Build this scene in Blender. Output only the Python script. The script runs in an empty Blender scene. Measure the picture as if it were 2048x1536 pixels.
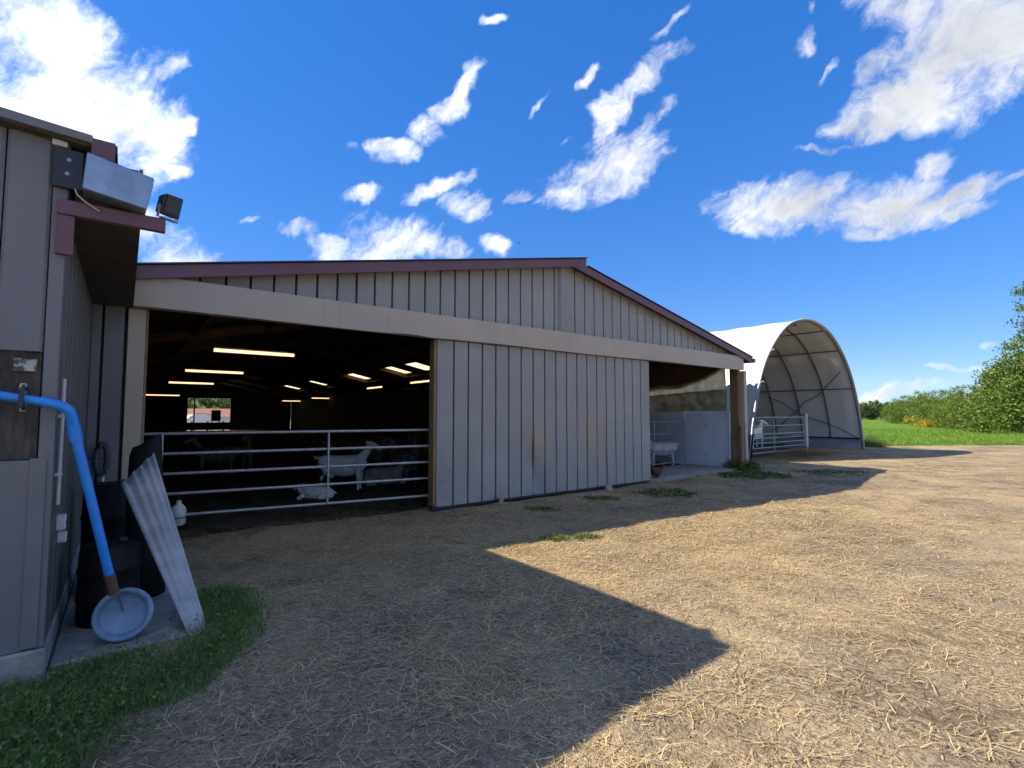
import bpy, bmesh, math, random
import numpy as np
from mathutils import Vector, Matrix, Euler

random.seed(7); RNG = np.random.default_rng(11)
scene = bpy.context.scene
COL = scene.collection

# ------------------------------------------------------------------ camera
F_PX, CAM_H = 1006.0, 1.6
PITCH = math.atan(61 / F_PX)
cam_data = bpy.data.cameras.new('camera'); cam = bpy.data.objects.new('camera', cam_data); COL.objects.link(cam)
cam_data.sensor_width = 36; cam_data.lens = F_PX / 2048 * 36
cam_data.clip_start = 0.05; cam_data.clip_end = 6000
cam.location = (0, 0, CAM_H); cam.rotation_euler = (math.pi / 2 + PITCH, 0, 0)
scene.camera = cam

# site frame: u runs along the barn front, v into the barn
TH = math.atan2(1309, math.hypot(F_PX, 61))
D1 = np.array([math.sin(TH), math.cos(TH), 0.0]); D2 = np.array([-math.cos(TH), math.sin(TH), 0.0])
P0 = np.array([-1.28235, 8.38173, 0.0]); BETA = math.pi / 2 - TH
def W(u, v, z=0.0): return P0 + u * D1 + v * D2 + np.array([0, 0, z])
def uv_of(X, Y):
    return ((X - P0[0]) * D1[0] + (Y - P0[1]) * D1[1], (X - P0[0]) * D2[0] + (Y - P0[1]) * D2[1])
_c, _s = math.cos(PITCH), math.sin(PITCH)
def ray(x, y):          # direction in the world of a point of the survey photograph (2048 x 1536)
    a = (x - 1024) / F_PX; b = -(y - 768) / F_PX
    return np.array([a, _c - b * _s, _s + b * _c])
def gnd(x, y, z=0.0):
    r = ray(x, y); t = (z - CAM_H) / r[2]; return np.array([0, 0, CAM_H]) + t * r

# ------------------------------------------------------------------ sun and sky
KU, KV = 1.045, -0.655                      # metres a shadow runs per metre of height
Ld = KU * D1 + KV * D2 - np.array([0, 0, 1.0]); Ld /= np.linalg.norm(Ld)
SUN_EL = math.asin(-Ld[2]); SUN_AZ = math.atan2(-Ld[0], -Ld[1])      # clockwise from +Y
sd = bpy.data.lights.new('sun', 'SUN'); sun = bpy.data.objects.new('sun', sd); COL.objects.link(sun)
sd.energy = 5.0; sd.angle = math.radians(0.53); sd.color = (1.0, 0.89, 0.70)
sun.rotation_euler = Vector(Ld).to_track_quat('-Z', 'Y').to_euler(); sun.location = (-20, -5, 30)

scene.view_settings.view_transform = 'Standard'; scene.view_settings.look = 'None'
scene.view_settings.gamma = 1.0; scene.view_settings.exposure = 1.02
scene.view_settings.use_curve_mapping = False
scene.cycles.use_denoising = True
try: scene.cycles.denoiser = 'OPENIMAGEDENOISE'
except Exception: pass
scene.cycles.max_bounces = 5; scene.cycles.diffuse_bounces = 4; scene.cycles.glossy_bounces = 2; scene.cycles.transmission_bounces = 3; scene.cycles.transparent_max_bounces = 8
scene.cycles.sample_clamp_indirect = 4.0
scene.cycles.use_adaptive_sampling = True; scene.cycles.adaptive_threshold = 0.02; scene.cycles.adaptive_min_samples = 12

world = bpy.data.worlds.new('World'); scene.world = world; world.use_nodes = True
WN, WL = world.node_tree.nodes, world.node_tree.links
for n in list(WN): WN.remove(n)
def wn(t, **k):
    n = WN.new(t)
    for a, b in k.items(): setattr(n, a, b)
    return n
def wmath(op, a, b=None, clamp=False):
    n = wn('ShaderNodeMath', operation=op, use_clamp=clamp)
    for i, q in enumerate((a, b)):
        if q is None: continue
        if isinstance(q, (int, float)): n.inputs[i].default_value = q
        else: WL.new(q, n.inputs[i])
    return n.outputs[0]
sky = wn('ShaderNodeTexSky', sky_type='NISHITA', sun_disc=False, sun_elevation=SUN_EL, sun_rotation=SUN_AZ,
         altitude=200, air_density=1.0, dust_density=0.1, ozone_density=4.0)
gm = wn('ShaderNodeGamma'); gm.inputs['Gamma'].default_value = 0.48; WL.new(sky.outputs[0], gm.inputs['Color'])
hs = wn('ShaderNodeHueSaturation'); hs.inputs['Hue'].default_value = 0.508; hs.inputs['Saturation'].default_value = 1.95; hs.inputs['Value'].default_value = 1.62
WL.new(gm.outputs[0], hs.inputs['Color'])
tint = wn('ShaderNodeVectorMath', operation='MULTIPLY'); WL.new(hs.outputs[0], tint.inputs[0]); tint.inputs[1].default_value = (.72, .88, 1.2)
tc = wn('ShaderNodeTexCoord'); DIR = tc.outputs['Generated']
# ragged cloud edges: bend the direction by noise before testing the cloud bodies
nw = wn('ShaderNodeTexNoise'); nw.inputs['Scale'].default_value = 6.5; nw.inputs['Detail'].default_value = 4.0; nw.inputs['Roughness'].default_value = 0.62
WL.new(DIR, nw.inputs['Vector'])
sb = wn('ShaderNodeVectorMath', operation='SUBTRACT'); WL.new(nw.outputs['Color'], sb.inputs[0]); sb.inputs[1].default_value = (.5, .5, .5)
sc_ = wn('ShaderNodeVectorMath', operation='SCALE'); WL.new(sb.outputs[0], sc_.inputs[0]); sc_.inputs['Scale'].default_value = 0.10
ad = wn('ShaderNodeVectorMath', operation='ADD'); WL.new(DIR, ad.inputs[0]); WL.new(sc_.outputs[0], ad.inputs[1])
WDIR = ad.outputs[0]
CLOUDS = [  # x, y, half length, half height, tilt, weight
 (30,20,120,70,0,1),(150,120,150,75,-30,1),(250,170,115,60,30,1),(180,250,190,95,-12,1.5),(330,150,50,34,45,.8),(40,190,150,90,0,1),(290,300,70,55,-60,1),
 (385,258,30,17,10,.8),(365,342,28,20,0,.9),(350,505,150,62,-22,1.1),(300,470,90,50,0,1),
 (795,312,48,24,10,.95),(862,262,44,36,40,1),(905,205,58,25,48,.85),(938,152,36,17,58,.6),(713,301,18,15,0,.8),
 (712,392,46,17,4,.8),(835,388,46,17,28,.8),(885,372,48,18,22,.9),(590,460,56,22,-4,.9),(502,435,26,10,0,.7),
 (940,418,54,36,-8,1),(795,480,92,48,-6,1.35),(880,500,52,26,-10,1),(650,503,50,28,-12,1),(735,505,60,34,0,1),(995,496,26,20,10,.9),(1040,396,28,20,8,.85),
 (1175,362,118,46,10,1.35),(1255,318,90,58,18,1.1),(1200,290,60,40,30,.9),(1225,215,70,28,50,.75),(1290,160,100,28,44,.8),(1355,105,60,24,28,.75),(1330,60,62,11,58,.7),
 (1188,158,36,14,55,.7),(1290,255,60,22,42,.7),(1195,265,44,22,40,.75),(1340,305,34,12,40,.55),(990,58,24,11,24,.6),(1070,222,36,9,45,.4),(1130,278,24,9,30,.5),
 (1960,90,200,120,20,1.6),(1850,180,140,70,18,1.5),(1760,242,110,40,20,1.3),(1665,297,60,10,4,.75),(1800,25,90,50,-10,1.05),(1760,130,50,30,20,.8),
 (1600,85,24,42,-20,.8),(1612,20,16,40,10,.6),(1650,150,44,12,50,.4),
 (1480,402,88,46,12,1.05),(1620,405,160,50,6,1.4),(1770,415,180,56,8,1.4),(1915,385,110,28,24,1),(1740,468,80,22,14,.95),(1930,425,90,18,10,.85),(1850,320,46,30,30,.8),(2010,360,70,12,32,.6),(1520,450,60,20,6,.7),
 (1820,778,150,16,5,.62),(1905,739,60,9,3,.66),(1782,612,30,9,0,.35),(1975,688,26,12,10,.5),(1980,790,110,18,0,.55),(1740,800,80,14,0,.45)]
acc = None
for (x, y, rx, ry, ang, wgt) in CLOUDS:
    wgt += .22 if ry < 32 else -.10; rx *= 1.12; ry *= 1.08
    ca, sa = math.cos(math.radians(ang)), math.sin(math.radians(ang))
    c = ray(x, y); c /= np.linalg.norm(c)
    e1 = ray(x + rx * ca, y - rx * sa); e1 /= np.linalg.norm(e1); e1 -= c
    e2 = ray(x - ry * sa, y - ry * ca); e2 /= np.linalg.norm(e2); e2 -= c
    r1, r2 = np.linalg.norm(e1), np.linalg.norm(e2)
    a1 = e1 - c * e1.dot(c); a1 /= np.linalg.norm(a1); a2 = np.cross(c, a1)
    ds_, dt_ = wn('ShaderNodeVectorMath', operation='DOT_PRODUCT'), wn('ShaderNodeVectorMath', operation='DOT_PRODUCT')
    for dn_, ax_, rr_ in ((ds_, a1, r1), (dt_, a2, r2)):
        WL.new(WDIR, dn_.inputs[0]); dn_.inputs[1].default_value = tuple(ax_ / rr_)
    tt = wmath('MULTIPLY', dt_.outputs['Value'], dt_.outputs['Value'])
    ma = wn('ShaderNodeMath', operation='MULTIPLY_ADD'); WL.new(ds_.outputs['Value'], ma.inputs[0]); WL.new(ds_.outputs['Value'], ma.inputs[1]); WL.new(tt, ma.inputs[2])
    d2_ = wmath('SUBTRACT', wgt, ma.outputs[0])
    acc = d2_ if acc is None else wmath('MAXIMUM', acc, d2_)
# broken cumulus out of view round the sky, thickened to brighten the shade
sx = wn('ShaderNodeSeparateXYZ'); WL.new(DIR, sx.inputs[0])
zz = wmath('ADD', wmath('MAXIMUM', sx.outputs['Z'], 0.0), 0.12)
cx = wn('ShaderNodeCombineXYZ'); WL.new(wmath('DIVIDE', sx.outputs['X'], zz), cx.inputs[0]); WL.new(wmath('DIVIDE', sx.outputs['Y'], zz), cx.inputs[1])
ng = wn('ShaderNodeTexNoise'); ng.inputs['Scale'].default_value = 0.9; ng.inputs['Detail'].default_value = 3; WL.new(cx.outputs[0], ng.inputs['Vector'])
gen = wmath('MULTIPLY', wmath('SUBTRACT', ng.outputs['Fac'], 0.43), 5.0)
away = wmath('MULTIPLY', wmath('SUBTRACT', 0.46, sx.outputs['Y']), 8.0, clamp=True)
gen = wmath('SUBTRACT', wmath('MULTIPLY', gen, away), wmath('MULTIPLY', wmath('SUBTRACT', 1.0, away), 3.0))
acc = wmath('MAXIMUM', acc, gen)
nf = wn('ShaderNodeTexNoise'); nf.inputs['Scale'].default_value = 15.0; nf.inputs['Detail'].default_value = 7.0; nf.inputs['Roughness'].default_value = 0.66
AX = (math.cos(math.radians(44)), 0.0, math.sin(math.radians(44)))     # wind-drawn streaks
sd1 = wn('ShaderNodeVectorMath', operation='DOT_PRODUCT'); WL.new(WDIR, sd1.inputs[0]); sd1.inputs[1].default_value = AX
sd2 = wn('ShaderNodeVectorMath', operation='SCALE'); sd2.inputs[0].default_value = tuple(-.62 * q for q in AX); WL.new(sd1.outputs['Value'], sd2.inputs['Scale'])
sd3 = wn('ShaderNodeVectorMath', operation='ADD'); WL.new(WDIR, sd3.inputs[0]); WL.new(sd2.outputs[0], sd3.inputs[1]); WL.new(sd3.outputs[0], nf.inputs['Vector'])
body = wmath('ADD', acc, wmath('MULTIPLY', wmath('SUBTRACT', nf.outputs['Fac'], 0.5), 4.6))
mr = wn('ShaderNodeMapRange', interpolation_type='SMOOTHSTEP'); WL.new(body, mr.inputs['Value'])
mr.inputs['From Min'].default_value = -0.05; mr.inputs['From Max'].default_value = 1.75
above = wmath('MULTIPLY', wmath('ADD', sx.outputs['Z'], 0.005), 60.0, clamp=True)
CLOUD = wmath('MULTIPLY', mr.outputs[0], above)
# thick middles are greyer than thin edges
nl = wn('ShaderNodeTexNoise'); nl.inputs['Scale'].default_value = 7.0; nl.inputs['Detail'].default_value = 3.0; WL.new(DIR, nl.inputs['Vector'])
thick = wn('ShaderNodeMapRange'); WL.new(wmath('ADD', acc, wmath('MULTIPLY', wmath('SUBTRACT', nl.outputs['Fac'], 0.5), 2.2)), thick.inputs['Value'])
thick.inputs['From Min'].default_value = 0.45; thick.inputs['From Max'].default_value = 1.75
cc = wn('ShaderNodeMixRGB'); WL.new(thick.outputs[0], cc.inputs['Fac'])
cc.inputs['Color1'].default_value = (6.2, 6.25, 6.4, 1); cc.inputs['Color2'].default_value = (3.2, 3.35, 3.7, 1)
# clouds nearer the sun's side glow brighter
sdv = wn('ShaderNodeVectorMath', operation='DOT_PRODUCT'); WL.new(DIR, sdv.inputs[0]); sdv.inputs[1].default_value = tuple(-Ld)
glow = wn('ShaderNodeMapRange'); WL.new(sdv.outputs['Value'], glow.inputs['Value'])
glow.inputs['From Min'].default_value = -0.2; glow.inputs['From Max'].default_value = 0.75; glow.inputs['To Min'].default_value = 0.82; glow.inputs['To Max'].default_value = 1.25
cg = wn('ShaderNodeVectorMath', operation='SCALE'); WL.new(cc.outputs[0], cg.inputs[0]); WL.new(glow.outputs[0], cg.inputs['Scale'])
mx = wn('ShaderNodeMixRGB'); WL.new(CLOUD, mx.inputs['Fac']); WL.new(tint.outputs[0], mx.inputs['Color1']); WL.new(cg.outputs[0], mx.inputs['Color2'])
bg = wn('ShaderNodeBackground'); bg.inputs['Strength'].default_value = 0.11; WL.new(mx.outputs[0], bg.inputs['Color'])
world.cycles.sampling_method = 'MANUAL'; world.cycles.sample_map_resolution = 256
wo = wn('ShaderNodeOutputWorld'); WL.new(bg.outputs[0], wo.inputs['Surface'])

# ------------------------------------------------------------------ helpers
def tag(o, label=None, cat=None, group=None, kind=None):
    if label: o['label'] = label
    if cat: o['category'] = cat
    if group: o['group'] = group
    if kind: o['kind'] = kind
    return o
def thing(name, label, cat, u=0, v=0, z=0, rot=0, group=None):
    o = bpy.data.objects.new(name, None); COL.objects.link(o); o.empty_display_size = .1
    o.location = W(u, v, z); o.rotation_euler = (0, 0, BETA + rot)
    return tag(o, label, cat, group)
def thing_xy(name, label, cat, x, y, z=0, rot=0, group=None):
    o = bpy.data.objects.new(name, None); COL.objects.link(o); o.empty_display_size = .1
    o.location = (x, y, z); o.rotation_euler = (0, 0, rot)
    return tag(o, label, cat, group)
def addobj(name, mesh, parent=None):
    o = bpy.data.objects.new(name, mesh); COL.objects.link(o)
    if parent: o.parent = parent
    return o
def part(name, mesh, parent, loc=(0, 0, 0), rot=(0, 0, 0)):
    o = addobj(name, mesh, parent); o.location = loc; o.rotation_euler = rot
    return o
def copy_tree(o, parent=None):
    c = o.copy(); COL.objects.link(c); c.parent = parent
    for ch in list(o.children): copy_tree(ch, c)
    return c

class MB:
    def __init__(s): s.v = []; s.f = []; s.sm = []
    def add(s, verts, faces, smooth=False):
        n = len(s.v); s.v += [tuple(float(a) for a in p) for p in verts]
        s.f += [tuple(i + n for i in f) for f in faces]; s.sm += [smooth] * len(faces)
        return s
    def box(s, x0, x1, y0, y1, z0, z1):
        return s.add([(x0,y0,z0),(x1,y0,z0),(x1,y1,z0),(x0,y1,z0),(x0,y0,z1),(x1,y0,z1),(x1,y1,z1),(x0,y1,z1)],
                     [(0,3,2,1),(4,5,6,7),(0,1,5,4),(1,2,6,5),(2,3,7,6),(3,0,4,7)])
    def hexa(s, p):   # 8 corners, bottom ring then top ring
        return s.add(p, [(0,3,2,1),(4,5,6,7),(0,1,5,4),(1,2,6,5),(2,3,7,6),(3,0,4,7)])
    def tube(s, pts, r, n=8, cap=True, smooth=True, flat=1.0):
        pts = [Vector(p) for p in pts]; rs = r if isinstance(r, (list, tuple)) else [r] * len(pts)
        rings = []; up = Vector((0, 0, 1))
        for i, p in enumerate(pts):
            t = (pts[min(i + 1, len(pts) - 1)] - pts[max(i - 1, 0)]).normalized()
            a = t.cross(up) if abs(t.z) < .95 else t.cross(Vector((1, 0, 0)))
            a.normalize(); b = a.cross(t).normalized()
            rings.append([p + a * math.cos(2*math.pi*k/n) * rs[i] + b * math.sin(2*math.pi*k/n) * rs[i] * flat for k in range(n)])
        vs = [q for ring in rings for q in ring]; fs = []
        for i in range(len(pts) - 1):
            for k in range(n):
                fs.append((i*n+k, i*n+(k+1) % n, (i+1)*n+(k+1) % n, (i+1)*n+k))
        s.add(vs, fs, smooth)
        if cap:
            s.add(rings[0], [tuple(range(n))]); s.add(rings[-1], [tuple(reversed(range(n)))])
        return s
    def bar(s, a, b, w, h):   # square bar between two points
        a, b = Vector(a), Vector(b); t = (b - a).normalized()
        x = t.cross(Vector((0, 0, 1)));
        if x.length < .05: x = t.cross(Vector((0, 1, 0)))
        x.normalize(); y = x.cross(t).normalized()
        q = [p + x * sx_ * w / 2 + y * sy_ * h / 2 for p in (a, b) for sx_, sy_ in ((-1,-1),(1,-1),(1,1),(-1,1))]
        return s.hexa(q)
    def vprism(s, prof, zb, zt):   # outline in (u,v), bottom and top heights as functions of u
        n = len(prof); lo = [(p[0], p[1], zb(p[0])) for p in prof]; hi = [(p[0], p[1], zt(p[0])) for p in prof]
        return s.add(lo + hi, [(i, (i+1) % n, n+(i+1) % n, n+i) for i in range(n)] + [tuple(reversed(range(n))), tuple(range(n, 2*n))])
    def sphere(s, c, r, nu=10, nv=7):
        rx, ry, rz = r if isinstance(r, (list, tuple)) else (r, r, r)
        vs = [(c[0], c[1], c[2] - rz)]; fs = []
        for j in range(1, nv):
            ph = -math.pi/2 + math.pi * j / nv
            for i in range(nu):
                a = 2*math.pi*i/nu; vs.append((c[0]+rx*math.cos(ph)*math.cos(a), c[1]+ry*math.cos(ph)*math.sin(a), c[2]+rz*math.sin(ph)))
        vs.append((c[0], c[1], c[2] + rz)); L = len(vs) - 1
        for i in range(nu):
            fs.append((0, 1+(i+1) % nu, 1+i)); fs.append((L, 1+(nv-2)*nu+i, 1+(nv-2)*nu+(i+1) % nu))
            for j in range(nv-2):
                fs.append((1+j*nu+i, 1+j*nu+(i+1) % nu, 1+(j+1)*nu+(i+1) % nu, 1+(j+1)*nu+i))
        return s.add(vs, fs, True)
    def mesh(s, name, mat=None, bevel=0):
        me = bpy.data.meshes.new(name); me.from_pydata(s.v, [], s.f)
        me.polygons.foreach_set('use_smooth', s.sm)
        if bevel:
            bm = bmesh.new(); bm.from_mesh(me); bmesh.ops.remove_doubles(bm, verts=bm.verts, dist=1e-5)
            bmesh.ops.bevel(bm, geom=bm.edges[:], offset=bevel, segments=1, affect='EDGES'); bm.to_mesh(me); bm.free()
        bm = bmesh.new(); bm.from_mesh(me); bmesh.ops.recalc_face_normals(bm, faces=bm.faces[:]); bm.to_mesh(me); bm.free()
        if mat: me.materials.append(mat)
        me.update(); return me
    def build(s, name, mat, parent=None, bevel=0):
        return addobj(name, s.mesh(name, mat, bevel), parent)

def new_mat(name):
    m = bpy.data.materials.new(name); m.use_nodes = True
    nt = m.node_tree; b = nt.nodes['Principled BSDF']
    return m, nt, b
def mat(name, c1, c2=None, rough=.6, scale=6., metal=0., bump=0., bscale=40., stretch=(1, 1, 1), detail=6., spec=.5, contrast=(.35, .68), coord='Object'):
    m, nt, b = new_mat(name); N, L = nt.nodes, nt.links
    b.inputs['Roughness'].default_value = rough; b.inputs['Metallic'].default_value = metal; b.inputs['Specular IOR Level'].default_value = spec
    if c2 is None: c2 = tuple(q * .78 for q in c1)
    t = N.new('ShaderNodeTexCoord'); mp = N.new('ShaderNodeMapping'); mp.inputs['Scale'].default_value = stretch
    L.new(t.outputs[coord], mp.inputs['Vector'])
    n = N.new('ShaderNodeTexNoise'); n.inputs['Scale'].default_value = scale; n.inputs['Detail'].default_value = detail; n.inputs['Roughness'].default_value = .6
    L.new(mp.outputs[0], n.inputs['Vector'])
    r = N.new('ShaderNodeValToRGB'); r.color_ramp.elements[0].position = contrast[0]; r.color_ramp.elements[1].position = contrast[1]
    r.color_ramp.elements[0].color = (*c2, 1); r.color_ramp.elements[1].color = (*c1, 1)
    L.new(n.outputs['Fac'], r.inputs[0]); L.new(r.outputs[0], b.inputs['Base Color'])
    if bump:
        n2 = N.new('ShaderNodeTexNoise'); n2.inputs['Scale'].default_value = bscale; n2.inputs['Detail'].default_value = 8
        L.new(mp.outputs[0], n2.inputs['Vector'])
        bp = N.new('ShaderNodeBump'); bp.inputs['Strength'].default_value = bump; bp.inputs['Distance'].default_value = .02
        L.new(n2.outputs['Fac'], bp.inputs['Height']); L.new(bp.outputs[0], b.inputs['Normal'])
    return m

def cladding_mat(name, c1, c2, stain, marks=()):
    """painted steel: soft mottling, vertical rain streaks, dust towards irregular patches"""
    m, nt, b = new_mat(name); N, L = nt.nodes, nt.links
    geo = N.new('ShaderNodeNewGeometry')
    n1 = N.new('ShaderNodeTexNoise'); n1.inputs['Scale'].default_value = 1.1; n1.inputs['Detail'].default_value = 5; L.new(geo.outputs['Position'], n1.inputs['Vector'])
    mp = N.new('ShaderNodeMapping'); mp.inputs['Scale'].default_value = (14, 14, .55); L.new(geo.outputs['Position'], mp.inputs['Vector'])
    n2 = N.new('ShaderNodeTexNoise'); n2.inputs['Scale'].default_value = 1.6; n2.inputs['Detail'].default_value = 6; L.new(mp.outputs[0], n2.inputs['Vector'])
    r1 = N.new('ShaderNodeValToRGB'); r1.color_ramp.elements[0].position = .35; r1.color_ramp.elements[1].position = .7
    r1.color_ramp.elements[0].color = (*c2, 1); r1.color_ramp.elements[1].color = (*c1, 1); L.new(n1.outputs['Fac'], r1.inputs[0])
    r2 = N.new('ShaderNodeValToRGB'); r2.color_ramp.elements[0].position = .55; r2.color_ramp.elements[1].position = .8
    r2.color_ramp.elements[0].color = (0, 0, 0, 1); r2.color_ramp.elements[1].color = (.45, .45, .45, 1); L.new(n2.outputs['Fac'], r2.inputs[0])
    mx_ = N.new('ShaderNodeMixRGB'); L.new(r2.outputs[0], mx_.inputs['Fac']); L.new(r1.outputs[0], mx_.inputs['Color1']); mx_.inputs['Color2'].default_value = (*stain, 1)
    out_ = mx_.outputs[0]
    for (pt, rad, col_) in marks:       # scuffs and dust rubbed onto the sheets by animals and machines
        ds = N.new('ShaderNodeVectorMath'); ds.operation = 'SUBTRACT'; L.new(geo.outputs['Position'], ds.inputs[0]); ds.inputs[1].default_value = tuple(pt)
        sc2 = N.new('ShaderNodeVectorMath'); sc2.operation = 'MULTIPLY'; L.new(ds.outputs[0], sc2.inputs[0]); sc2.inputs[1].default_value = (1/rad, 1/rad, .55/rad)
        le = N.new('ShaderNodeVectorMath'); le.operation = 'LENGTH'; L.new(sc2.outputs[0], le.inputs[0])
        ad2 = N.new('ShaderNodeMath'); ad2.operation = 'MULTIPLY_ADD'; L.new(n1.outputs['Fac'], ad2.inputs[0]); ad2.inputs[1].default_value = 1.6; L.new(le.outputs['Value'], ad2.inputs[2])
        mr_ = N.new('ShaderNodeMapRange'); L.new(ad2.outputs[0], mr_.inputs['Value']); mr_.inputs['From Min'].default_value = 1.75; mr_.inputs['From Max'].default_value = .95; mr_.inputs['To Min'].default_value = 0; mr_.inputs['To Max'].default_value = .6
        m2 = N.new('ShaderNodeMixRGB'); L.new(mr_.outputs[0], m2.inputs['Fac']); L.new(out_, m2.inputs['Color1']); m2.inputs['Color2'].default_value = (*col_, 1); out_ = m2.outputs[0]
    L.new(out_, b.inputs['Base Color']); b.inputs['Roughness'].default_value = .48; b.inputs['Specular IOR Level'].default_value = .45
    n3 = N.new('ShaderNodeTexNoise'); n3.inputs['Scale'].default_value = 2.2; n3.inputs['Detail'].default_value = 3; L.new(geo.outputs['Position'], n3.inputs['Vector'])
    bp = N.new('ShaderNodeBump'); bp.inputs['Strength'].default_value = .22; bp.inputs['Distance'].default_value = .03
    L.new(n3.outputs['Fac'], bp.inputs['Height']); L.new(bp.outputs[0], b.inputs['Normal'])
    return m
def emit_mat(name, col, strength):
    m, nt, b = new_mat(name); b.inputs['Base Color'].default_value = (*col, 1)
    b.inputs['Emission Color'].default_value = (*col, 1); b.inputs['Emission Strength'].default_value = strength
    return m
def translucent_mat(name, c1, c2, fac=.5, rough=.6, scale=3., stretch=(1, 1, 1)):
    m = mat(name, c1, c2, rough=rough, scale=scale, stretch=stretch); nt = m.node_tree; N, L = nt.nodes, nt.links
    b = nt.nodes['Principled BSDF']; col = b.inputs['Base Color'].links[0].from_socket
    tr = N.new('ShaderNodeBsdfTranslucent'); L.new(col, tr.inputs['Color'])
    mxs = N.new('ShaderNodeMixShader'); mxs.inputs[0].default_value = fac
    L.new(b.outputs[0], mxs.inputs[1]); L.new(tr.outputs[0], mxs.inputs[2]); L.new(mxs.outputs[0], nt.nodes['Material Output'].inputs['Surface'])
    return m
def leaf_mat(name, lo, hi, fac=.35):
    """colour by the random tone stored on every leaf"""
    m, nt, b = new_mat(name); N, L = nt.nodes, nt.links
    at = N.new('ShaderNodeAttribute'); at.attribute_name = 'tone'
    r = N.new('ShaderNodeValToRGB'); r.color_ramp.elements[0].color = (*lo, 1); r.color_ramp.elements[1].color = (*hi, 1)
    L.new(at.outputs['Fac'], r.inputs[0]); L.new(r.outputs[0], b.inputs['Base Color']); b.inputs['Roughness'].default_value = .55
    if fac:
        tr = N.new('ShaderNodeBsdfTranslucent'); L.new(r.outputs[0], tr.inputs['Color'])
        mxs = N.new('ShaderNodeMixShader'); mxs.inputs[0].default_value = fac
        L.new(b.outputs[0], mxs.inputs[1]); L.new(tr.outputs[0], mxs.inputs[2]); L.new(mxs.outputs[0], nt.nodes['Material Output'].inputs['Surface'])
    return m

M = {}
M['clad'] = cladding_mat('painted_cladding', (.318, .306, .284), (.262, .254, .240), (.23, .19, .15), [(W(2.25, 0, 1.15), .34, (.40, .295, .20)), (W(3.65, 0, 1.25), .42, (.40, .30, .205)), (W(4.15, 0, 1.0), .30, (.38, .29, .20)), (W(2.35, 0, .3), .22, (.20, .225, .27)), (W(.3, 0, .25), .25, (.27, .25, .24))])
M['clad_old'] = cladding_mat('weathered_cladding', (.175, .178, .19), (.138, .14, .15), (.115, .10, .088))
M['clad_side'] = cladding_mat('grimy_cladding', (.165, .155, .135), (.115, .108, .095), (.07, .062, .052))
M['beam'] = cladding_mat('beige_trim', (.455, .382, .300), (.405, .342, .272), (.31, .25, .19))
M['fascia'] = mat('burgundy_trim', (.155, .072, .095), (.12, .058, .078), rough=.45, scale=2)
M['fascia_edge'] = mat('dark_roof_edge', (.04, .03, .05), rough=.5)
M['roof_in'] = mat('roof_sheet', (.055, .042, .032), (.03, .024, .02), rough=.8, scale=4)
M['wood'] = mat('column_wood', (.29, .18, .09), (.18, .105, .052), rough=.7, scale=3, stretch=(6, 6, .7), bump=.15)
M['wood_dark'] = mat('old_wood', (.10, .085, .07), (.035, .03, .028), rough=.85, scale=5, stretch=(6, 6, 1), bump=.3, bscale=30)
M['wood_pale'] = mat('pale_wood', (.40, .34, .26), (.28, .23, .17), rough=.8, scale=8)
M['galv'] = mat('galvanised_tube', (.46, .47, .48), (.32, .33, .34), rough=.48, metal=.5, scale=14)
M['galv_sheet'] = mat('galvanised_sheet', (.36, .43, .52), (.25, .31, .39), rough=.36, metal=.7, scale=9)
M['wallpanel'] = mat('grey_wall_panel', (.78, .80, .84), (.64, .67, .71), rough=.6, scale=2.5)
M['concrete'] = mat('old_concrete', (.34, .325, .30), (.20, .19, .17), rough=.9, scale=7, bump=.4, bscale=35)
M['blue'] = mat('blue_plastic', (.03, .30, .85), (.02, .22, .70), rough=.34, scale=3)
M['white_pl'] = mat('white_plastic', (.66, .67, .66), (.50, .50, .48), rough=.45, scale=9)
M['black_pl'] = mat('black_plastic', (.009, .009, .011), (.005, .005, .006), rough=.6, spec=.25)
M['rubber'] = mat('grey_rubber', (.06, .065, .07), (.035, .037, .04), rough=.6)
M['brown_pl'] = mat('brown_fitting', (.15, .07, .045), rough=.5)
M['fur'] = mat('white_fur', (.86, .84, .81), (.60, .56, .50), rough=.95, scale=5, bump=.3, bscale=60, spec=.1)
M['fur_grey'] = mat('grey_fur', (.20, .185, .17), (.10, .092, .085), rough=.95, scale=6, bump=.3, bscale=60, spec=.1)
M['fur_dimmed'] = mat('dimmed_fur', (.42, .40, .37), (.24, .22, .19), rough=.95, scale=5, bump=.3, bscale=60, spec=.1)  # white fur darkened so the lying goat looks dimly lit
M['eye'] = mat('dark_eye', (.02, .015, .01), rough=.2)
M['horn'] = mat('hoof_horn', (.10, .085, .07), rough=.6)
M['hen'] = mat('red_feather', (.13, .042, .02), (.065, .02, .012), rough=.85, scale=18, bump=.3, bscale=50)
M['comb'] = mat('red_comb', (.45, .03, .03), rough=.5)
M['glass'] = mat('lamp_glass', (.02, .022, .026), rough=.25, spec=.5)
M['lampbody'] = mat('dark_metal', (.025, .027, .035), rough=.4)
M['lichen'] = mat('lichen_board', (.42, .42, .38), (.07, .085, .055), rough=.9, scale=22, contrast=(.42, .58))
M['tube_lit'] = emit_mat('lit_tube', (1.0, .70, .40), .85)
M['bark'] = mat('bark', (.12, .095, .07), (.06, .05, .04), rough=.95, scale=8, stretch=(4, 4, 1))
M['white_wall'] = mat('white_render', (.80, .80, .78), (.70, .70, .68), rough=.9)
M['tile_red'] = mat('terracotta_roof', (.42, .19, .13), (.30, .13, .09), rough=.85, scale=4)
M['leaf_hedge'] = leaf_mat('hedge_leaves', (.055, .10, .012), (.17, .25, .03))
M['leaf_tree'] = leaf_mat('tree_leaves', (.035, .075, .02), (.12, .20, .035))
M['leaf_far'] = leaf_mat('far_leaves', (.05, .085, .03), (.13, .17, .05))
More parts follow.
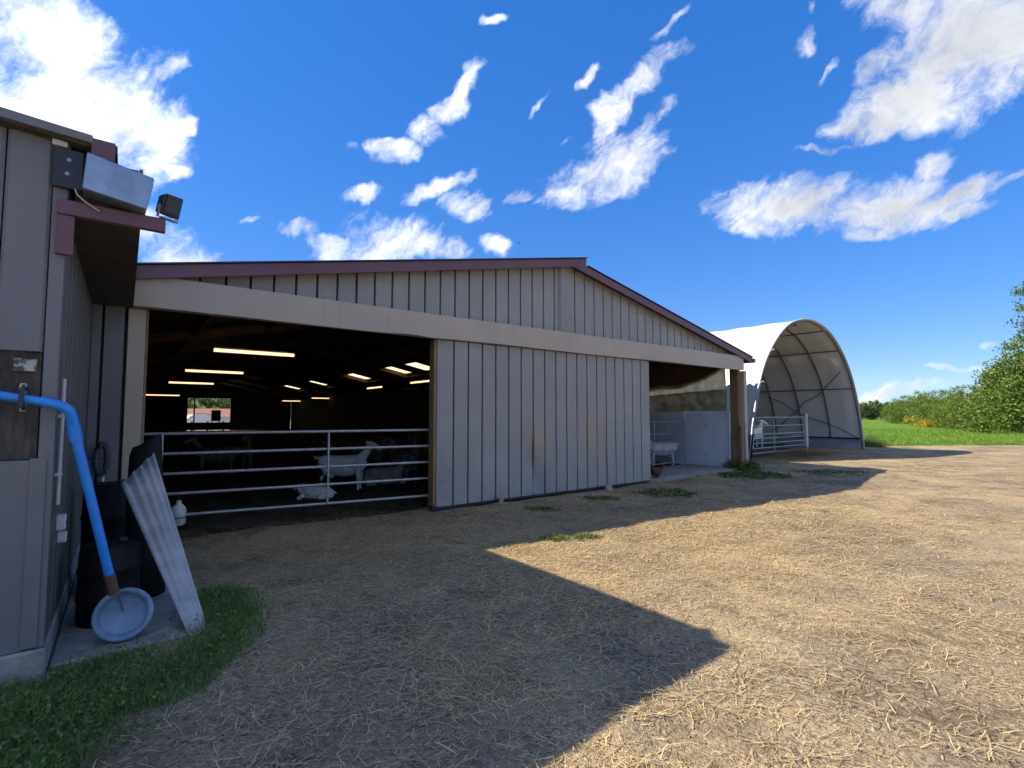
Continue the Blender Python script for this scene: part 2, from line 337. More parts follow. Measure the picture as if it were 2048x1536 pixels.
M['gorse'] = leaf_mat('gorse_flowers', (.30, .24, .02), (.60, .44, .03))
M['grass'] = leaf_mat('grass_blades', (.06, .125, .028), (.19, .30, .065), .3)
M['meadow'] = leaf_mat('meadow_blades', (.075, .17, .014), (.17, .29, .025), .35)
M['weed'] = leaf_mat('weed_leaves', (.05, .085, .02), (.17, .24, .045), .3)
M['straw'] = leaf_mat('straw', (.13, .088, .04), (.80, .61, .32), .10)
M['pebble'] = leaf_mat('clods', (.08, .065, .05), (.34, .29, .23), 0)

# ------------------------------------------------------------------ value noise used for placing things
_G = RNG.random((64, 64))
def vnoise(x, y):
    x = np.asarray(x, float) % 64; y = np.asarray(y, float) % 64
    i = np.floor(x).astype(int); j = np.floor(y).astype(int); fx = x - i; fy = y - j
    fx = fx * fx * (3 - 2 * fx); fy = fy * fy * (3 - 2 * fy); i1 = (i + 1) % 64; j1 = (j + 1) % 64
    return (_G[i, j] * (1-fx) + _G[i1, j] * fx) * (1-fy) + (_G[i, j1] * (1-fx) + _G[i1, j1] * fx) * fy
def fbm(x, y): return .55 * vnoise(x, y) + .28 * vnoise(x*2.1+7, y*2.1+3) + .17 * vnoise(x*4.3+1, y*4.3+9)
def rut(u, v):           # two pairs of wheel tracks passing along the barn front
    w = .35*np.sin(u*.35) + .02*u
    return sum(np.exp(-((v + c + w)/.20)**2) for c in (3.9, 5.5)) * np.clip((np.asarray(u) + 1.5)/2.5, 0, 1)
def ground_z(x, y):
    x = np.asarray(x, float); y = np.asarray(y, float)
    d = np.hypot(x, y); k = np.clip((60 - d) / 30, 0, 1); uu, vv_ = uv_of(x, y)
    return k * (-.028*rut(uu, vv_) + (vnoise(x * .45 + 20, y * .45 + 20) - .5) * .05 + (vnoise(x * 1.7 + 5, y * 1.7 + 11) - .5) * .034 + (vnoise(x * 3.6, y * 3.6) - .5) * .024)

# ------------------------------------------------------------------ ground
def soil_material():
    m, nt, b = new_mat('yard_soil'); N, L = nt.nodes, nt.links
    geo = N.new('ShaderNodeNewGeometry')
    def noise(s, d=6, r=.6):
        n = N.new('ShaderNodeTexNoise'); n.inputs['Scale'].default_value = s; n.inputs['Detail'].default_value = d; n.inputs['Roughness'].default_value = r
        L.new(geo.outputs['Position'], n.inputs['Vector']); return n.outputs['Fac']
    def ramp(f, p0, p1, c0, c1):
        r = N.new('ShaderNodeValToRGB'); r.color_ramp.elements[0].position = p0; r.color_ramp.elements[1].position = p1
        r.color_ramp.elements[0].color = (*c0, 1); r.color_ramp.elements[1].color = (*c1, 1); L.new(f, r.inputs[0]); return r.outputs[0]
    def mixc(f, a, c, t='MIX'):
        q = N.new('ShaderNodeMixRGB'); q.blend_type = t; L.new(f, q.inputs['Fac']); L.new(a, q.inputs['Color1']); L.new(c, q.inputs['Color2']); return q.outputs[0]
    soil = ramp(noise(.9, 4), .36, .66, (.11, .08, .053), (.36, .285, .19))
    grit = ramp(noise(30, 4, .78), .40, .62, (.085, .064, .045), (.44, .36, .255))
    c = mixc(ramp(noise(3.1, 3), .40, .62, (.35,)*3, (.85,)*3), soil, grit)
    litter = ramp(noise(90, 3, .8), .42, .60, (.15, .11, .065), (.74, .57, .32))
    c = mixc(ramp(noise(.55, 5, .65), .42, .62, (0,)*3, (.75,)*3), c, litter)
    damp = ramp(noise(1.5, 6, .72), .52, .66, (0,)*3, (.72,)*3)
    dk = N.new('ShaderNodeRGB'); dk.outputs[0].default_value = (.105, .072, .043, 1)
    c = mixc(damp, c, dk.outputs[0])
    L.new(c, b.inputs['Base Color']); b.inputs['Roughness'].default_value = .95; b.inputs['Specular IOR Level'].default_value = .15
    b1 = N.new('ShaderNodeBump'); b1.inputs['Strength'].default_value = .9; b1.inputs['Distance'].default_value = .045; L.new(noise(13, 5, .75), b1.inputs['Height'])
    b2 = N.new('ShaderNodeBump'); b2.inputs['Strength'].default_value = .6; b2.inputs['Distance'].default_value = .012; L.new(noise(75, 2, .75), b2.inputs['Height'])
    L.new(b1.outputs[0], b2.inputs['Normal']); L.new(b2.outputs[0], b.inputs['Normal'])
    return m
def grid_mesh(name, xs, ys, zf, material):
    X, Y = np.meshgrid(xs, ys, indexing='ij'); Z = zf(X, Y); nx, ny = X.shape
    me = bpy.data.meshes.new(name); v = np.stack([X, Y, Z], -1).reshape(-1, 3)
    i = np.arange(nx - 1)[:, None] * ny + np.arange(ny - 1)[None, :]
    q = np.stack([i, i + ny, i + ny + 1, i + 1], -1).reshape(-1, 4)
    me.vertices.add(len(v)); me.vertices.foreach_set('co', v.ravel()); me.loops.add(q.size); me.loops.foreach_set('vertex_index', q.ravel().astype(np.int32))
    me.polygons.add(len(q)); me.polygons.foreach_set('loop_start', (np.arange(len(q)) * 4).astype(np.int32)); me.polygons.foreach_set('use_smooth', np.ones(len(q), bool))
    me.update(calc_edges=True); me.materials.append(material); return me
far = [80, 110, 160, 240, 400, 700, 1200, 2200, 3500]
xs = np.concatenate([-np.array(far[::-1], float), np.arange(-50, -8, 1.5), np.arange(-8, 12, .12), np.arange(12, 60, 1.0), np.array(far, float)])
ys = np.concatenate([-np.array(far[::-1], float), np.arange(-50, -6, 2.0), np.arange(-6, 16, .12), np.arange(16, 60, .8), np.array(far, float)])
tag(addobj('ground', grid_mesh('ground', xs, ys, ground_z, soil_material())), 'straw littered bare earth of the farmyard', 'ground', kind='structure')

def meadow_material():
    m = mat('meadow_turf', (.13, .225, .022), (.07, .135, .016), rough=.95, scale=.5, detail=8, bump=.5, bscale=8, spec=.1)
    return m
def field_edge(x): return 26.2 + .9 * (vnoise(np.asarray(x, float) * .35, 3.3) - .5) + .02 * (np.asarray(x, float) - 20)
fx = np.concatenate([np.arange(9, 70, .8), np.array([80, 110, 160, 240, 400, 700, 1400])])
ft = np.concatenate([np.linspace(0, 1, 40) ** 1.5 * 40, np.array([60, 90, 150, 300, 700, 1500])])
FX, FT = np.meshgrid(fx, ft, indexing='ij'); FY = field_edge(FX) + FT
me = bpy.data.meshes.new('meadow'); nx, ny = FX.shape
FZ = ground_z(FX, FY) + .006 + np.clip(FT / 1.2, 0, 1) * .05
vv = np.stack([FX, FY, FZ], -1).reshape(-1, 3); ii = np.arange(nx-1)[:, None]*ny + np.arange(ny-1)[None, :]
me.from_pydata(vv.tolist(), [], np.stack([ii, ii+ny, ii+ny+1, ii+1], -1).reshape(-1, 4).tolist()); me.materials.append(meadow_material())
tag(addobj('meadow', me), 'bright green meadow beyond the yard', 'meadow', kind='structure')
# ------------------------------------------------------------------ the big barn
RAKE_L, RAKE_R, RIDGE_U, RIDGE_Z = .2023, .2115, 3.05, 4.77
BARN_V = 50.0
def roof_top(u): return RIDGE_Z - (RAKE_L if u < RIDGE_U else RAKE_R) * abs(u - RIDGE_U)
barn = thing('barn', 'long grey steel-clad goat barn with burgundy roof edge and wide open front', 'barn')
EL, ER = -4.14, 10.24        # eaves
# roof slabs with skylight openings on the right hand slope
SKY_V = [14.1, 16.75, 22.1, 29.9, 37.2, 46.0]; SKY_U = (6.35, 7.60); SKY_H = .62
def roof_piece(mb, u0, u1, v0, v1, t=.07, drop=.0):
    mb.hexa([(u0, v0, roof_top(u0)-t-drop), (u1, v0, roof_top(u1)-t-drop), (u1, v1, roof_top(u1)-t-drop), (u0, v1, roof_top(u0)-t-drop),
             (u0, v0, roof_top(u0)-drop), (u1, v0, roof_top(u1)-drop), (u1, v1, roof_top(u1)-drop), (u0, v1, roof_top(u0)-drop)])
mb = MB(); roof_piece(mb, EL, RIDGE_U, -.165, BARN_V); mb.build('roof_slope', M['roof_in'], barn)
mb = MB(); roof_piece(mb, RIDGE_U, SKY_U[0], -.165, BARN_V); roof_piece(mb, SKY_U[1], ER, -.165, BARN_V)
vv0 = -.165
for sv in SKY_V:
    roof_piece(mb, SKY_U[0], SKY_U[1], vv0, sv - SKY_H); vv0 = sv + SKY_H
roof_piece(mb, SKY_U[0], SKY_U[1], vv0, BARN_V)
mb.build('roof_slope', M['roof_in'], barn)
M['skylight'] = translucent_mat('skylight_sheet', (.95, .80, .50), (.80, .62, .34), fac=.92, rough=.5, scale=5, stretch=(1, 8, 1))
for sv in SKY_V:
    mb = MB(); n = 12
    for k in range(n):      # corrugations run down the slope
        a, b_ = sv - SKY_H + 2*SKY_H*k/n, sv - SKY_H + 2*SKY_H*(k+1)/n; d0, d1_ = (.0, .03) if k % 2 else (.03, .0)
        u0, u1 = SKY_U
        mb.add([(u0, a, roof_top(u0)-.02-d0), (u1, a, roof_top(u1)-.02-d0), (u1, b_, roof_top(u1)-.02-d1_), (u0, b_, roof_top(u0)-.02-d1_)], [(0, 1, 2, 3)])
    mb.build('skylight', M['skylight'], barn)
# trampled bedding on the barn floor
M['bedding'] = mat('dark_bedding', (.085, .07, .048), (.035, .03, .022), rough=1, scale=3, bump=.6, bscale=30, spec=.05)
bs = np.linspace(0, 1, 60); BU, BV = np.meshgrid(-4.05 + 14.05*bs, .35 + 49*bs**1.8, indexing='ij'); bp_ = P0[None, None, :] + BU[..., None]*D1 + BV[..., None]*D2
bz = ground_z(bp_[..., 0], bp_[..., 1]) + .012 + .03*np.clip((BV-.35)/.8, 0, 1); bi = np.arange(59)[:, None]*60 + np.arange(59)[None, :]
MB().add(np.stack([BU, BV, bz], -1).reshape(-1, 3).tolist(), np.stack([bi, bi+60, bi+61, bi+1], -1).reshape(-1, 4).tolist(), True).build('floor', M['bedding'], barn)
mb = MB(); mb.box(5.75, 9.88, .13, 1.75, -.05, .065); mb.build('threshold_slab', M['concrete'], barn, .008)
# rafters and purlins
M['rafter'] = mat('rafter_wood', (.13, .075, .04), (.08, .045, .025), rough=.75, scale=3)
for fv in np.arange(.35, 50, 5.5):
    for (ua, ub) in ((EL + .1, RIDGE_U), (RIDGE_U, ER - .1)):
        mb = MB(); mb.hexa([(ua, fv, roof_top(ua)-.27), (ub, fv, roof_top(ub)-.27), (ub, fv+.14, roof_top(ub)-.27), (ua, fv+.14, roof_top(ua)-.27),
                            (ua, fv, roof_top(ua)-.075), (ub, fv, roof_top(ub)-.075), (ub, fv+.14, roof_top(ub)-.075), (ua, fv+.14, roof_top(ua)-.075)])
        mb.build('rafter', M['rafter'], barn)
for pu in (-2.9, -1.4, .1, 1.6, 4.6, 6.1, 7.8, 9.2):
    mb = MB(); mb.box(pu-.04, pu+.04, .5, BARN_V-.2, roof_top(pu)-.20, roof_top(pu)-.078); mb.build('purlin', M['rafter'], barn)
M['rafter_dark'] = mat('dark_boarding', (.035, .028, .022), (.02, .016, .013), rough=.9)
# walls
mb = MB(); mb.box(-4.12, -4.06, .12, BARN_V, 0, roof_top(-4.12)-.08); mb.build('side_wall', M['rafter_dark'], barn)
WU0, WU1, WZ = .70, 4.32, 3.16
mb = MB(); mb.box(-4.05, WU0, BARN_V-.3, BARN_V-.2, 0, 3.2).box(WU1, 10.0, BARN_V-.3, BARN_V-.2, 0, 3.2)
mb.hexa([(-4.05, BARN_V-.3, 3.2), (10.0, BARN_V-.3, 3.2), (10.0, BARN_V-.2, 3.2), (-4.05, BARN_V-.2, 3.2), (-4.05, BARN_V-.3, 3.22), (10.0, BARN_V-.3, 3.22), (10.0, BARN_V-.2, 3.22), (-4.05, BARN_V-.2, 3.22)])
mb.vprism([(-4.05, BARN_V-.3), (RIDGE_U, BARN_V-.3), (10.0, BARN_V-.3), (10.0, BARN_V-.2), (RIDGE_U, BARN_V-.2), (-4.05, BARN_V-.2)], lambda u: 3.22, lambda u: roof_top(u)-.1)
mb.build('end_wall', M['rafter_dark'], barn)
mb = MB(); mb.box(1.18, 1.30, BARN_V-.42, BARN_V-.31, 0, 3.3); mb.build('door_post', M['wood_dark'], barn)
# right side wall: grey panels below, hanging windbreak sheet above
for k, (v0, v1) in enumerate(((.46, 1.93), (1.95, 3.4), (3.42, 5.4), (5.42, 7.4))):
    mb = MB(); mb.box(10.06, 10.11, v0, v1, .02, 1.66 + (.04 if k else 0)); mb.build('wall_panel', M['wallpanel'], barn)
    for zz_ in (.35, 1.25):
        MB().sphere((10.055, v0 + .75, zz_), .022, 8, 5).build('bolt', M['black_pl'], barn)
mb = MB(); mb.box(10.06, 10.12, 7.42, BARN_V-.2, 0, roof_top(10.12)-.08); mb.build('side_wall', M['wood_dark'], barn)
M['wind_hi'] = translucent_mat('windbreak_pale', (.92, .87, .74), (.68, .62, .50), fac=.82, rough=.8, scale=5)
M['wind_lo'] = translucent_mat('windbreak_dirty', (.58, .54, .41), (.30, .275, .20), fac=.65, rough=.8, scale=4)
def wavy(v0, v1, z0, z1, mname, nv=46, nz=14, seed=0.0, amp=.06):
    vs, fs = [], []
    for i in range(nv + 1):
        for j in range(nz + 1):
            v = v0 + (v1-v0)*i/nv; z = z0(v) + (z1(v)-z0(v))*j/nz
            o = amp * (float(vnoise(v*1.7+seed, z*2.3+seed)) - .5) * 2 + .025*math.sin(v*9+z*3+seed)
            vs.append((10.0 + o, v, z))
    n = nz + 1
    for i in range(nv):
        for j in range(nz): fs.append((i*n+j, (i+1)*n+j, (i+1)*n+j+1, i*n+j+1))
    q = MB().add(vs, fs, True).build(mname, M['wind_hi'] if 'upper' in mname else M['wind_lo'], barn)
    md = q.modifiers.new('thick', 'SOLIDIFY'); md.thickness = .006
    return q
wavy(.50, 7.4, lambda v: 1.70, lambda v: 2.36 - .05*(v-.5), 'windbreak_sheet', seed=1.3)
def pale_top(v): return 2.66 - .06*(v-.5) + .40*math.exp(-((v-.5)/.75)**2) + .03*math.sin(v*5)
wavy(.50, 7.4, lambda v: 2.34 - .05*(v-.5) + .03*math.sin(v*5), pale_top, 'upper_windbreak_sheet', seed=5.1)
mb = MB(); n_ = 30
for k in range(n_):
    v0, v1 = .46 + 6.95*k/n_, .46 + 6.95*(k+1)/n_
    mb.hexa([(10.07, v0, pale_top(v0)-.10), (10.10, v0, pale_top(v0)-.10), (10.10, v1, pale_top(v1)-.10), (10.07, v1, pale_top(v1)-.10), (10.07, v0, 3.2), (10.10, v0, 3.2), (10.10, v1, 3.2), (10.07, v1, 3.2)])
mb.build('eave_boarding', M['rafter'], barn)
# front posts
mb = MB(); mb.box(-4.10, -3.93, -.02, .12, 0, 2.855); mb.build('corner_post', M['beam'], barn, .006)
mb = MB(); mb.box(-3.925, -3.90, .02, .12, 0, 2.855); mb.build('post_edge', M['wood'], barn)
mb = MB(); mb.box(9.92, 10.04, .08, .34, 0, 3.2); mb.build('wooden_column', M['wood'], barn, .006)
mb = MB(); mb.box(10.05, 10.20, -.03, .10, 0, 2.86); mb.build('corner_trim', M['beam'], barn, .006)
mb = MB(); mb.box(9.78, 10.05, -.05, .07, 1.24, 1.31); mb.build('wooden_ledge', M['wood'], barn, .004)
mb = MB(); mb.box(9.86, 9.97, -.02, .06, 0, 1.24); mb.build('short_post', M['wood'], barn, .004)
# header beam with a slightly buckled lower edge
mb = MB(); n = 60; lo_f, lo_b, hi_f, hi_b = [], [], [], []
for k in range(n + 1):
    u = -4.135 + (9.834 + 4.135) * k / n
    dz = .012*math.sin(u*1.3) + (.03*math.exp(-((u+.55)/.25)**2)) - .02*math.exp(-((u+.15)/.2)**2)
    bu = -.012*math.exp(-((u+.5)/.5)**2)
    lo_f.append((u, -.15+bu, 2.862+dz*.6)); lo_b.append((u, -.02, 2.862)); hi_f.append((u, -.15, 3.25)); hi_b.append((u, -.02, 3.25))
N_ = n + 1; fs = []
for k in range(n):
    fs += [(k, k+1, 2*N_+k+1, 2*N_+k), (N_+k, 3*N_+k, 3*N_+k+1, N_+k+1), (k, N_+k, N_+k+1, k+1), (2*N_+k, 2*N_+k+1, 3*N_+k+1, 3*N_+k)]
fs += [(0, 2*N_, 3*N_, N_), (n, N_+n, 3*N_+n, 2*N_+n)]
mb.add(lo_f + lo_b + hi_f + hi_b, fs); mb.build('header_beam', M['beam'], barn)
# gable cladding: one sheet per pan
PITCHU = .29
def pan(u, w=PITCHU, d=.036): return [(u+.004, .0), (u+w-.034, .0), (u+w-.024, .014), (u+w-.024, .05), (u, .05), (u, .006)]
back = MB().vprism([(-4.12, .055), (RIDGE_U, .055), (10.0, .055), (10.0, .09), (RIDGE_U, .09), (-4.12, .09)], lambda u: 2.9, lambda u: roof_top(u)-.09).build('gable_wall', M['black_pl'], barn)
u = -4.12 + (-2.22 + 4.12) % PITCHU
k0 = 0
while u < 10.0:
    w = min(PITCHU, 10.0 - u)
    if u > 2.45 and u < 2.75: pass
    if w > .1:
        mb = MB(); mb.vprism(pan(u, w), lambda q: 3.10, lambda q: max(3.12, roof_top(q) - .085)); mb.build('cladding_panel', M['clad'], back)
    u += PITCHU
mb = MB(); mb.vprism([(2.80, -.004), (2.84, -.05), (2.99, -.05), (3.03, -.004)], lambda q: 3.255, lambda q: roof_top(q) - .09); mb.build('joint_trim', M['clad'], back)
# fascia boards along both rakes, the left one running past the ridge
def rake(mb, ua, ub, f, v0, v1, h0, h1):
    mb.hexa([(ua, v0, f(ua)-h0), (ub, v0, f(ub)-h0), (ub, v1, f(ub)-h0), (ua, v1, f(ua)-h0), (ua, v0, f(ua)+h1), (ub, v0, f(ub)+h1), (ub, v1, f(ub)+h1), (ua, v1, f(ua)+h1)])
lineL = lambda u: RIDGE_Z + RAKE_L * (u - RIDGE_U); lineR = lambda u: RIDGE_Z - RAKE_R * (u - RIDGE_U)
mb = MB(); rake(mb, EL, 3.42, lineL, -.205, -.17, .165, .0); mb.build('fascia_board', M['fascia'], barn, .004)
mb = MB(); rake(mb, 3.06, ER, lineR, -.198, -.169, .165, -.004); mb.build('fascia_board', M['fascia'], barn, .004)
mb = MB(); rake(mb, EL, 3.44, lineL, -.235, -.10, -.004, .022); mb.build('roof_edge_trim', M['fascia_edge'], barn)
mb = MB(); rake(mb, 3.46, ER+.02, lineR, -.225, -.10, -.003, .020); mb.build('roof_edge_trim', M['fascia_edge'], barn)
mb = MB(); mb.box(ER-.02, ER+.12, -.23, 12.0, roof_top(ER)-.15, roof_top(ER)-.03); mb.build('gutter', M['fascia'], barn, .01)
# soffit strip under the right rake
mb = MB(); rake(mb, 3.1, 10.0, lineR, -.168, -.004, .10, -.08); mb.build('soffit', M['roof_in'], barn)
mb = MB(); rake(mb, -4.1, 3.0, lineL, -.168, -.004, .10, -.08); mb.build('soffit', M['roof_in'], barn)
# short clad bay between the lean-to and the open front
bay = MB().box(-4.425, -4.105, .052, .09, 0, 3.15).build('front_bay', M['wood_dark'], barn)
for (a, w) in ((-4.425, .11), (-4.315, .21)):
    mb = MB(); mb.vprism(pan(a, w, .045), lambda q: .05, lambda q: 3.12); mb.build('cladding_panel', M['clad_old'], bay)
# sliding door
door = MB().box(-.05, 5.66, .05, .10, .10, 2.84).build('sliding_door', M['black_pl'], barn)
edges_u = [.045] + [.34 + .2935 * k for k in range(19)]
edges_u[-1] = 5.66
dpan = []
for a, b_ in zip(edges_u[:-1], edges_u[1:]):
    mb = MB(); mb.vprism([(x, y - .06) for x, y in pan(a, b_ - a)], lambda q: .085, lambda q: 2.85)
    o = mb.build('panel', M['clad'], door); dpan.append(o)
# knocks and dents in the lower sheets
def dent(o, uc, zc, r, depth):
    bm = bmesh.new(); bm.from_mesh(o.data)
    es = [e for e in bm.edges if abs(e.verts[0].co.z - e.verts[1].co.z) > 1]
    bmesh.ops.subdivide_edges(bm, edges=es, cuts=18, use_grid_fill=True)
    for v in bm.verts:
        g_ = math.exp(-((v.co.x-uc)/r)**2 - ((v.co.z-zc)/(r*2.2))**2); v.co.y += depth * g_; v.co.x += .25*depth*g_
    bmesh.ops.triangulate(bm, faces=bm.faces[:]); bm.to_mesh(o.data); bm.free()
dent(dpan[7], 2.2, .25, .14, .07); dent(dpan[7], 2.15, .95, .12, -.04); dent(dpan[6], 2.05, .8, .15, .025); dent(dpan[11], 3.4, 1.0, .2, .03); dent(dpan[13], 4.0, .8, .2, .03); dent(dpan[14], 4.25, .35, .15, -.03); dent(dpan[0], .08, .3, .1, .035)
mb = MB(); mb.box(-.055, .0, -.055, .105, .10, 2.845); mb.build('edge_post', M['wood'], door, .004)
mb = MB(); mb.box(.002, .043, -.07, .04, .09, 2.85); mb.build('edge_flashing', M['clad'], door, .004)
mb = MB(); mb.box(-.05, 5.66, -.035, .10, .04, .083); mb.build('bottom_rail', M['lampbody'], door)
MB().tube([(5.62, -.09, 1.42), (5.70, -.10, 1.40), (5.74, -.06, 1.38)], .012, 6).build('latch', M['lampbody'], door)

# ------------------------------------------------------------------ tube lights in the barn
def tube_light(label, u0, v0, u1, v1, z):
    t = thing('tube_light', label, 'lamp', (u0+u1)/2, (v0+v1)/2, z, 0, 'lit tube lights under the barn roof')
    a = (u0-(u0+u1)/2, v0-(v0+v1)/2); b_ = (-a[0], -a[1])
    MB().tube([(a[0], a[1], 0), (b_[0], b_[1], 0)], .035, 8).build('lit_tube', M['tube_lit'], t)
    MB().bar((a[0], a[1], .055), (b_[0], b_[1], .055), .07, .03).build('housing', M['white_pl'], t)
    for e in (a, b_): MB().bar((e[0]*.7, e[1]*.7, .07), (e[0]*.7, e[1]*.7, .55), .012, .012).build('hanger', M['lampbody'], t)
tube_light('nearest and longest lit tube lamp, upper left inside the barn', -2.6, 5.15, -.95, 5.15, 3.0)
tube_light('second lit tube lamp back on the left of the barn', -2.6, 11.6, -.95, 11.6, 3.0)
tube_light('third lit tube lamp back on the left of the barn', -2.6, 19.1, -.9, 19.1, 3.0)
tube_light('farthest left tube lamp, half hidden behind the left door post', -3.3, 37.0, -.9, 37.0, 3.0)
tube_light('lit tube lamp deep in the barn, right one of a level pair', 8.55, 37.0, 10.0, 37.0, 3.0)
tube_light('lit tube lamp deep in the barn, left one of a level pair', 8.3, 46.0, 10.0, 46.0, 2.95)
tube_light('lit tube lamp beside the sliding door edge, under the skylights', 5.95, 10.4, 5.95, 13.0, 3.0)
tube_light('slanting lit tube lamp below the middle skylight', 6.25, 16.9, 6.25, 18.8, 3.0)

# ------------------------------------------------------------------ gates
def gate(name, label, u0, v0, length, ang, rails, uprights, r=.021, group='galvanised tube gates', posts=()):
    t = thing(name, label, 'gate', u0, v0, 0, ang, group)
    for z in rails: MB().tube([(0, 0, z), (length, 0, z)], r, 8).build('rail', M['galv'], t)
    for x in uprights: MB().tube([(x, -.03, rails[0]), (x, -.03, rails[-1])], r * .8, 8).build('upright', M['galv'], t)
    for x in posts: MB().tube([(x, 0, 0), (x, 0, rails[-1] + .12)], r * 1.8, 10).build('post', M['galv'], t)
    return t
gate('field_gate', 'five-rail galvanised gate across the wide dark barn opening', -3.93, .88, 4.7, -math.radians(9.5), [.24, .53, .80, 1.07, 1.34], [.26, 2.38, 4.66])
gate('field_gate', 'galvanised gate in the narrow opening right of the sliding door', 6.2, 1.85, 3.72, 0, [.13, .49, .76, 1.02, 1.38], [.05, 2.1, 3.68])
gate('field_gate', 'galvanised gate closing the left half of the arched tunnel shed', 13.5, 1.92, 5.1, 0, [.16, .34, .52, .70, .86, 1.17, 1.49], [.03, 2.4, 5.06], posts=())
t = thing('gate_post', 'white round post at the free end of the tunnel shed gate', 'post', 18.85, 1.92)
MB().tube([(0, 0, 0), (0, 0, 1.62)], .055, 12).build('shaft', M['white_pl'], t); MB().sphere((0, 0, 1.62), (.056, .056, .025)).build('cap', M['white_pl'], t)

# ------------------------------------------------------------------ arched tunnel shed
tun = thing('tunnel_shed', 'white sheeted arched tunnel shed standing open beside the barn', 'shed', 17.85, 1.2)
PROF = [(5.25, 0), (5.12, .6), (5.0, 1.2), (4.62, 2.3), (4.02, 3.4), (3.1, 4.34), (2.05, 5.0), (1.0, 5.32), (0, 5.42)]
def arch(scale=1.0, sub=4):
    pts = [(-a, z) for a, z in PROF] + [(a, z) for a, z in PROF[::-1][1:]]
    P = [np.array(p) for p in pts]; P = [2*P[0]-P[1]] + P + [2*P[-1]-P[-2]]; out = []
    for i in range(1, len(P) - 2):
        for k in range(sub):
            t_ = k / sub; out.append(.5*((2*P[i]) + (-P[i-1]+P[i+1])*t_ + (2*P[i-1]-5*P[i]+4*P[i+1]-P[i+2])*t_**2 + (-P[i-1]+3*P[i]-3*P[i+1]+P[i+2])*t_**3))
    out.append(P[-2]); out = np.array(out); out[:, 1] = np.maximum(out[:, 1], 0); return out * scale
A = arch(); TUN_L = 32.0
M['pvc'] = translucent_mat('white_tarpaulin', (.72, .71, .68), (.62, .61, .58), fac=.16, rough=.5, scale=1.2)
M['hoop'] = mat('hoop_steel', (.16, .165, .17), (.10, .105, .11), rough=.5, metal=.4)
M['base_grey'] = mat('grey_base_board', (.33, .35, .38), (.24, .26, .29), rough=.6, scale=2.5)
hv = np.arange(0.0, TUN_L + .1, 1.26)
vs, fs = [], []
vlist = sorted(list(hv) + list((hv[:-1] + hv[1:]) / 2)); na = len(A)
for j, v in enumerate(vlist):
    between = min(abs(v - h) for h in hv) > .3
    for (a, z) in A:
        s_ = .994 if between else 1.0      # sheet sags between hoops
        vs.append((a * s_, v, z * s_))
for j in range(len(vlist) - 1):
    for i in range(na - 1):
        fs.append((j*na+i, j*na+i+1, (j+1)*na+i+1, (j+1)*na+i))
o = MB().add(vs, fs, True).build('cover', M['pvc'], tun); md = o.modifiers.new('thick', 'SOLIDIFY'); md.thickness = .012; md.offset = 1
for v in hv[:12]:
    MB().tube([(a * .982, v + .03, z * .984) for a, z in A], .038, 6, cap=True).build('hoop', M['hoop'], tun)
MB().tube([(a * 1.002, -.02, z * 1.002) for a, z in A], .03, 8).build('front_hem', M['pvc'], tun)
for zp, sg in ((5.25, 1), (4.55, 1), (2.85, 1), (5.25, -1), (4.0, -1), (2.2, -1)):
    k = min((i for i in range(na) if A[i][0]*sg > 0), key=lambda i: abs(A[i][1]-zp)); a, z = A[k] * .968; MB().tube([(a, .02, z), (a, 16, z)], .03, 6).build('purlin', M['hoop'], tun)
def on_wall(i, v, s=.965): return (A[i][0]*s, v, A[i][1]*s)
iw = {round(float(z), 1): i for i, (a, z) in enumerate(A) if a > 0}
def wall_i(z): return min((i for i in range(na) if A[i][0] > 0), key=lambda i: abs(A[i][1] - z))
for (z0, v0, z1, v1) in ((.48, .0, 2.54, 3.9), (3.56, .3, .8, 4.0), (.6, 6.4, 2.6, 10.2)):
    pts = [on_wall(wall_i(z0 + (z1-z0)*t_/6), v0 + (v1-v0)*t_/6) for t_ in range(7)]
    MB().tube(pts, .022, 6).build('brace', M['hoop'], tun)
mb = MB(); mb.box(4.93, 4.98, .05, 16, .46, .52); mb.build('wall_rail', M['black_pl'], tun)
mb = MB(); mb.box(4.99, 5.03, .05, 16, .0, .46); mb.build('base_board', M['base_grey'], tun)
mb = MB().vprism([(a, TUN_L - .3) for a in np.linspace(-5.0, 5.0, 21)] + [(a, TUN_L - .25) for a in np.linspace(5.0, -5.0, 21)], lambda u: 0, lambda u: float(np.interp(abs(u), [p[0] for p in PROF[::-1]], [p[1] for p in PROF[::-1]])) * .97 + .02)
mb.build('end_wall', M['pvc'], tun)
# dark sheet standing in for shade low on the barn side, with lashings
M['side_shade'] = mat('painted_side_shade', (.022, .034, .060), (.016, .026, .047), rough=.9, scale=2, spec=.05)
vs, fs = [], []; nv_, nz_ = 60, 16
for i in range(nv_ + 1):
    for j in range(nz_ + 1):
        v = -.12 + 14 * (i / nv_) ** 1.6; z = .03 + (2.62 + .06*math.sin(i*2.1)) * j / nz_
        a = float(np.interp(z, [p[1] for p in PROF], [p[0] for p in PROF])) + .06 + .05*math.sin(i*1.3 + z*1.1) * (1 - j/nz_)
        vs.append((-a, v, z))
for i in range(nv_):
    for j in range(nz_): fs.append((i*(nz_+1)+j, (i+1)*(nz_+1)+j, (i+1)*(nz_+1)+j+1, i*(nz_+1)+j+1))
o = MB().add(vs, fs, True).build('side_shade_sheet', M['side_shade'], tun); md = o.modifiers.new('thick', 'SOLIDIFY'); md.thickness = .01
for z in (2.7, 3.9):
    a = float(np.interp(z, [p[1] for p in PROF], [p[0] for p in PROF]))
    MB().tube([(-a-.05, -.05, z), (-a+.08, -.1, z+.06), (-a+.25, -.06, z+.02), (-a+.38, .0, z+.05)], .018, 6).build('lashing', M['white_pl'], tun)

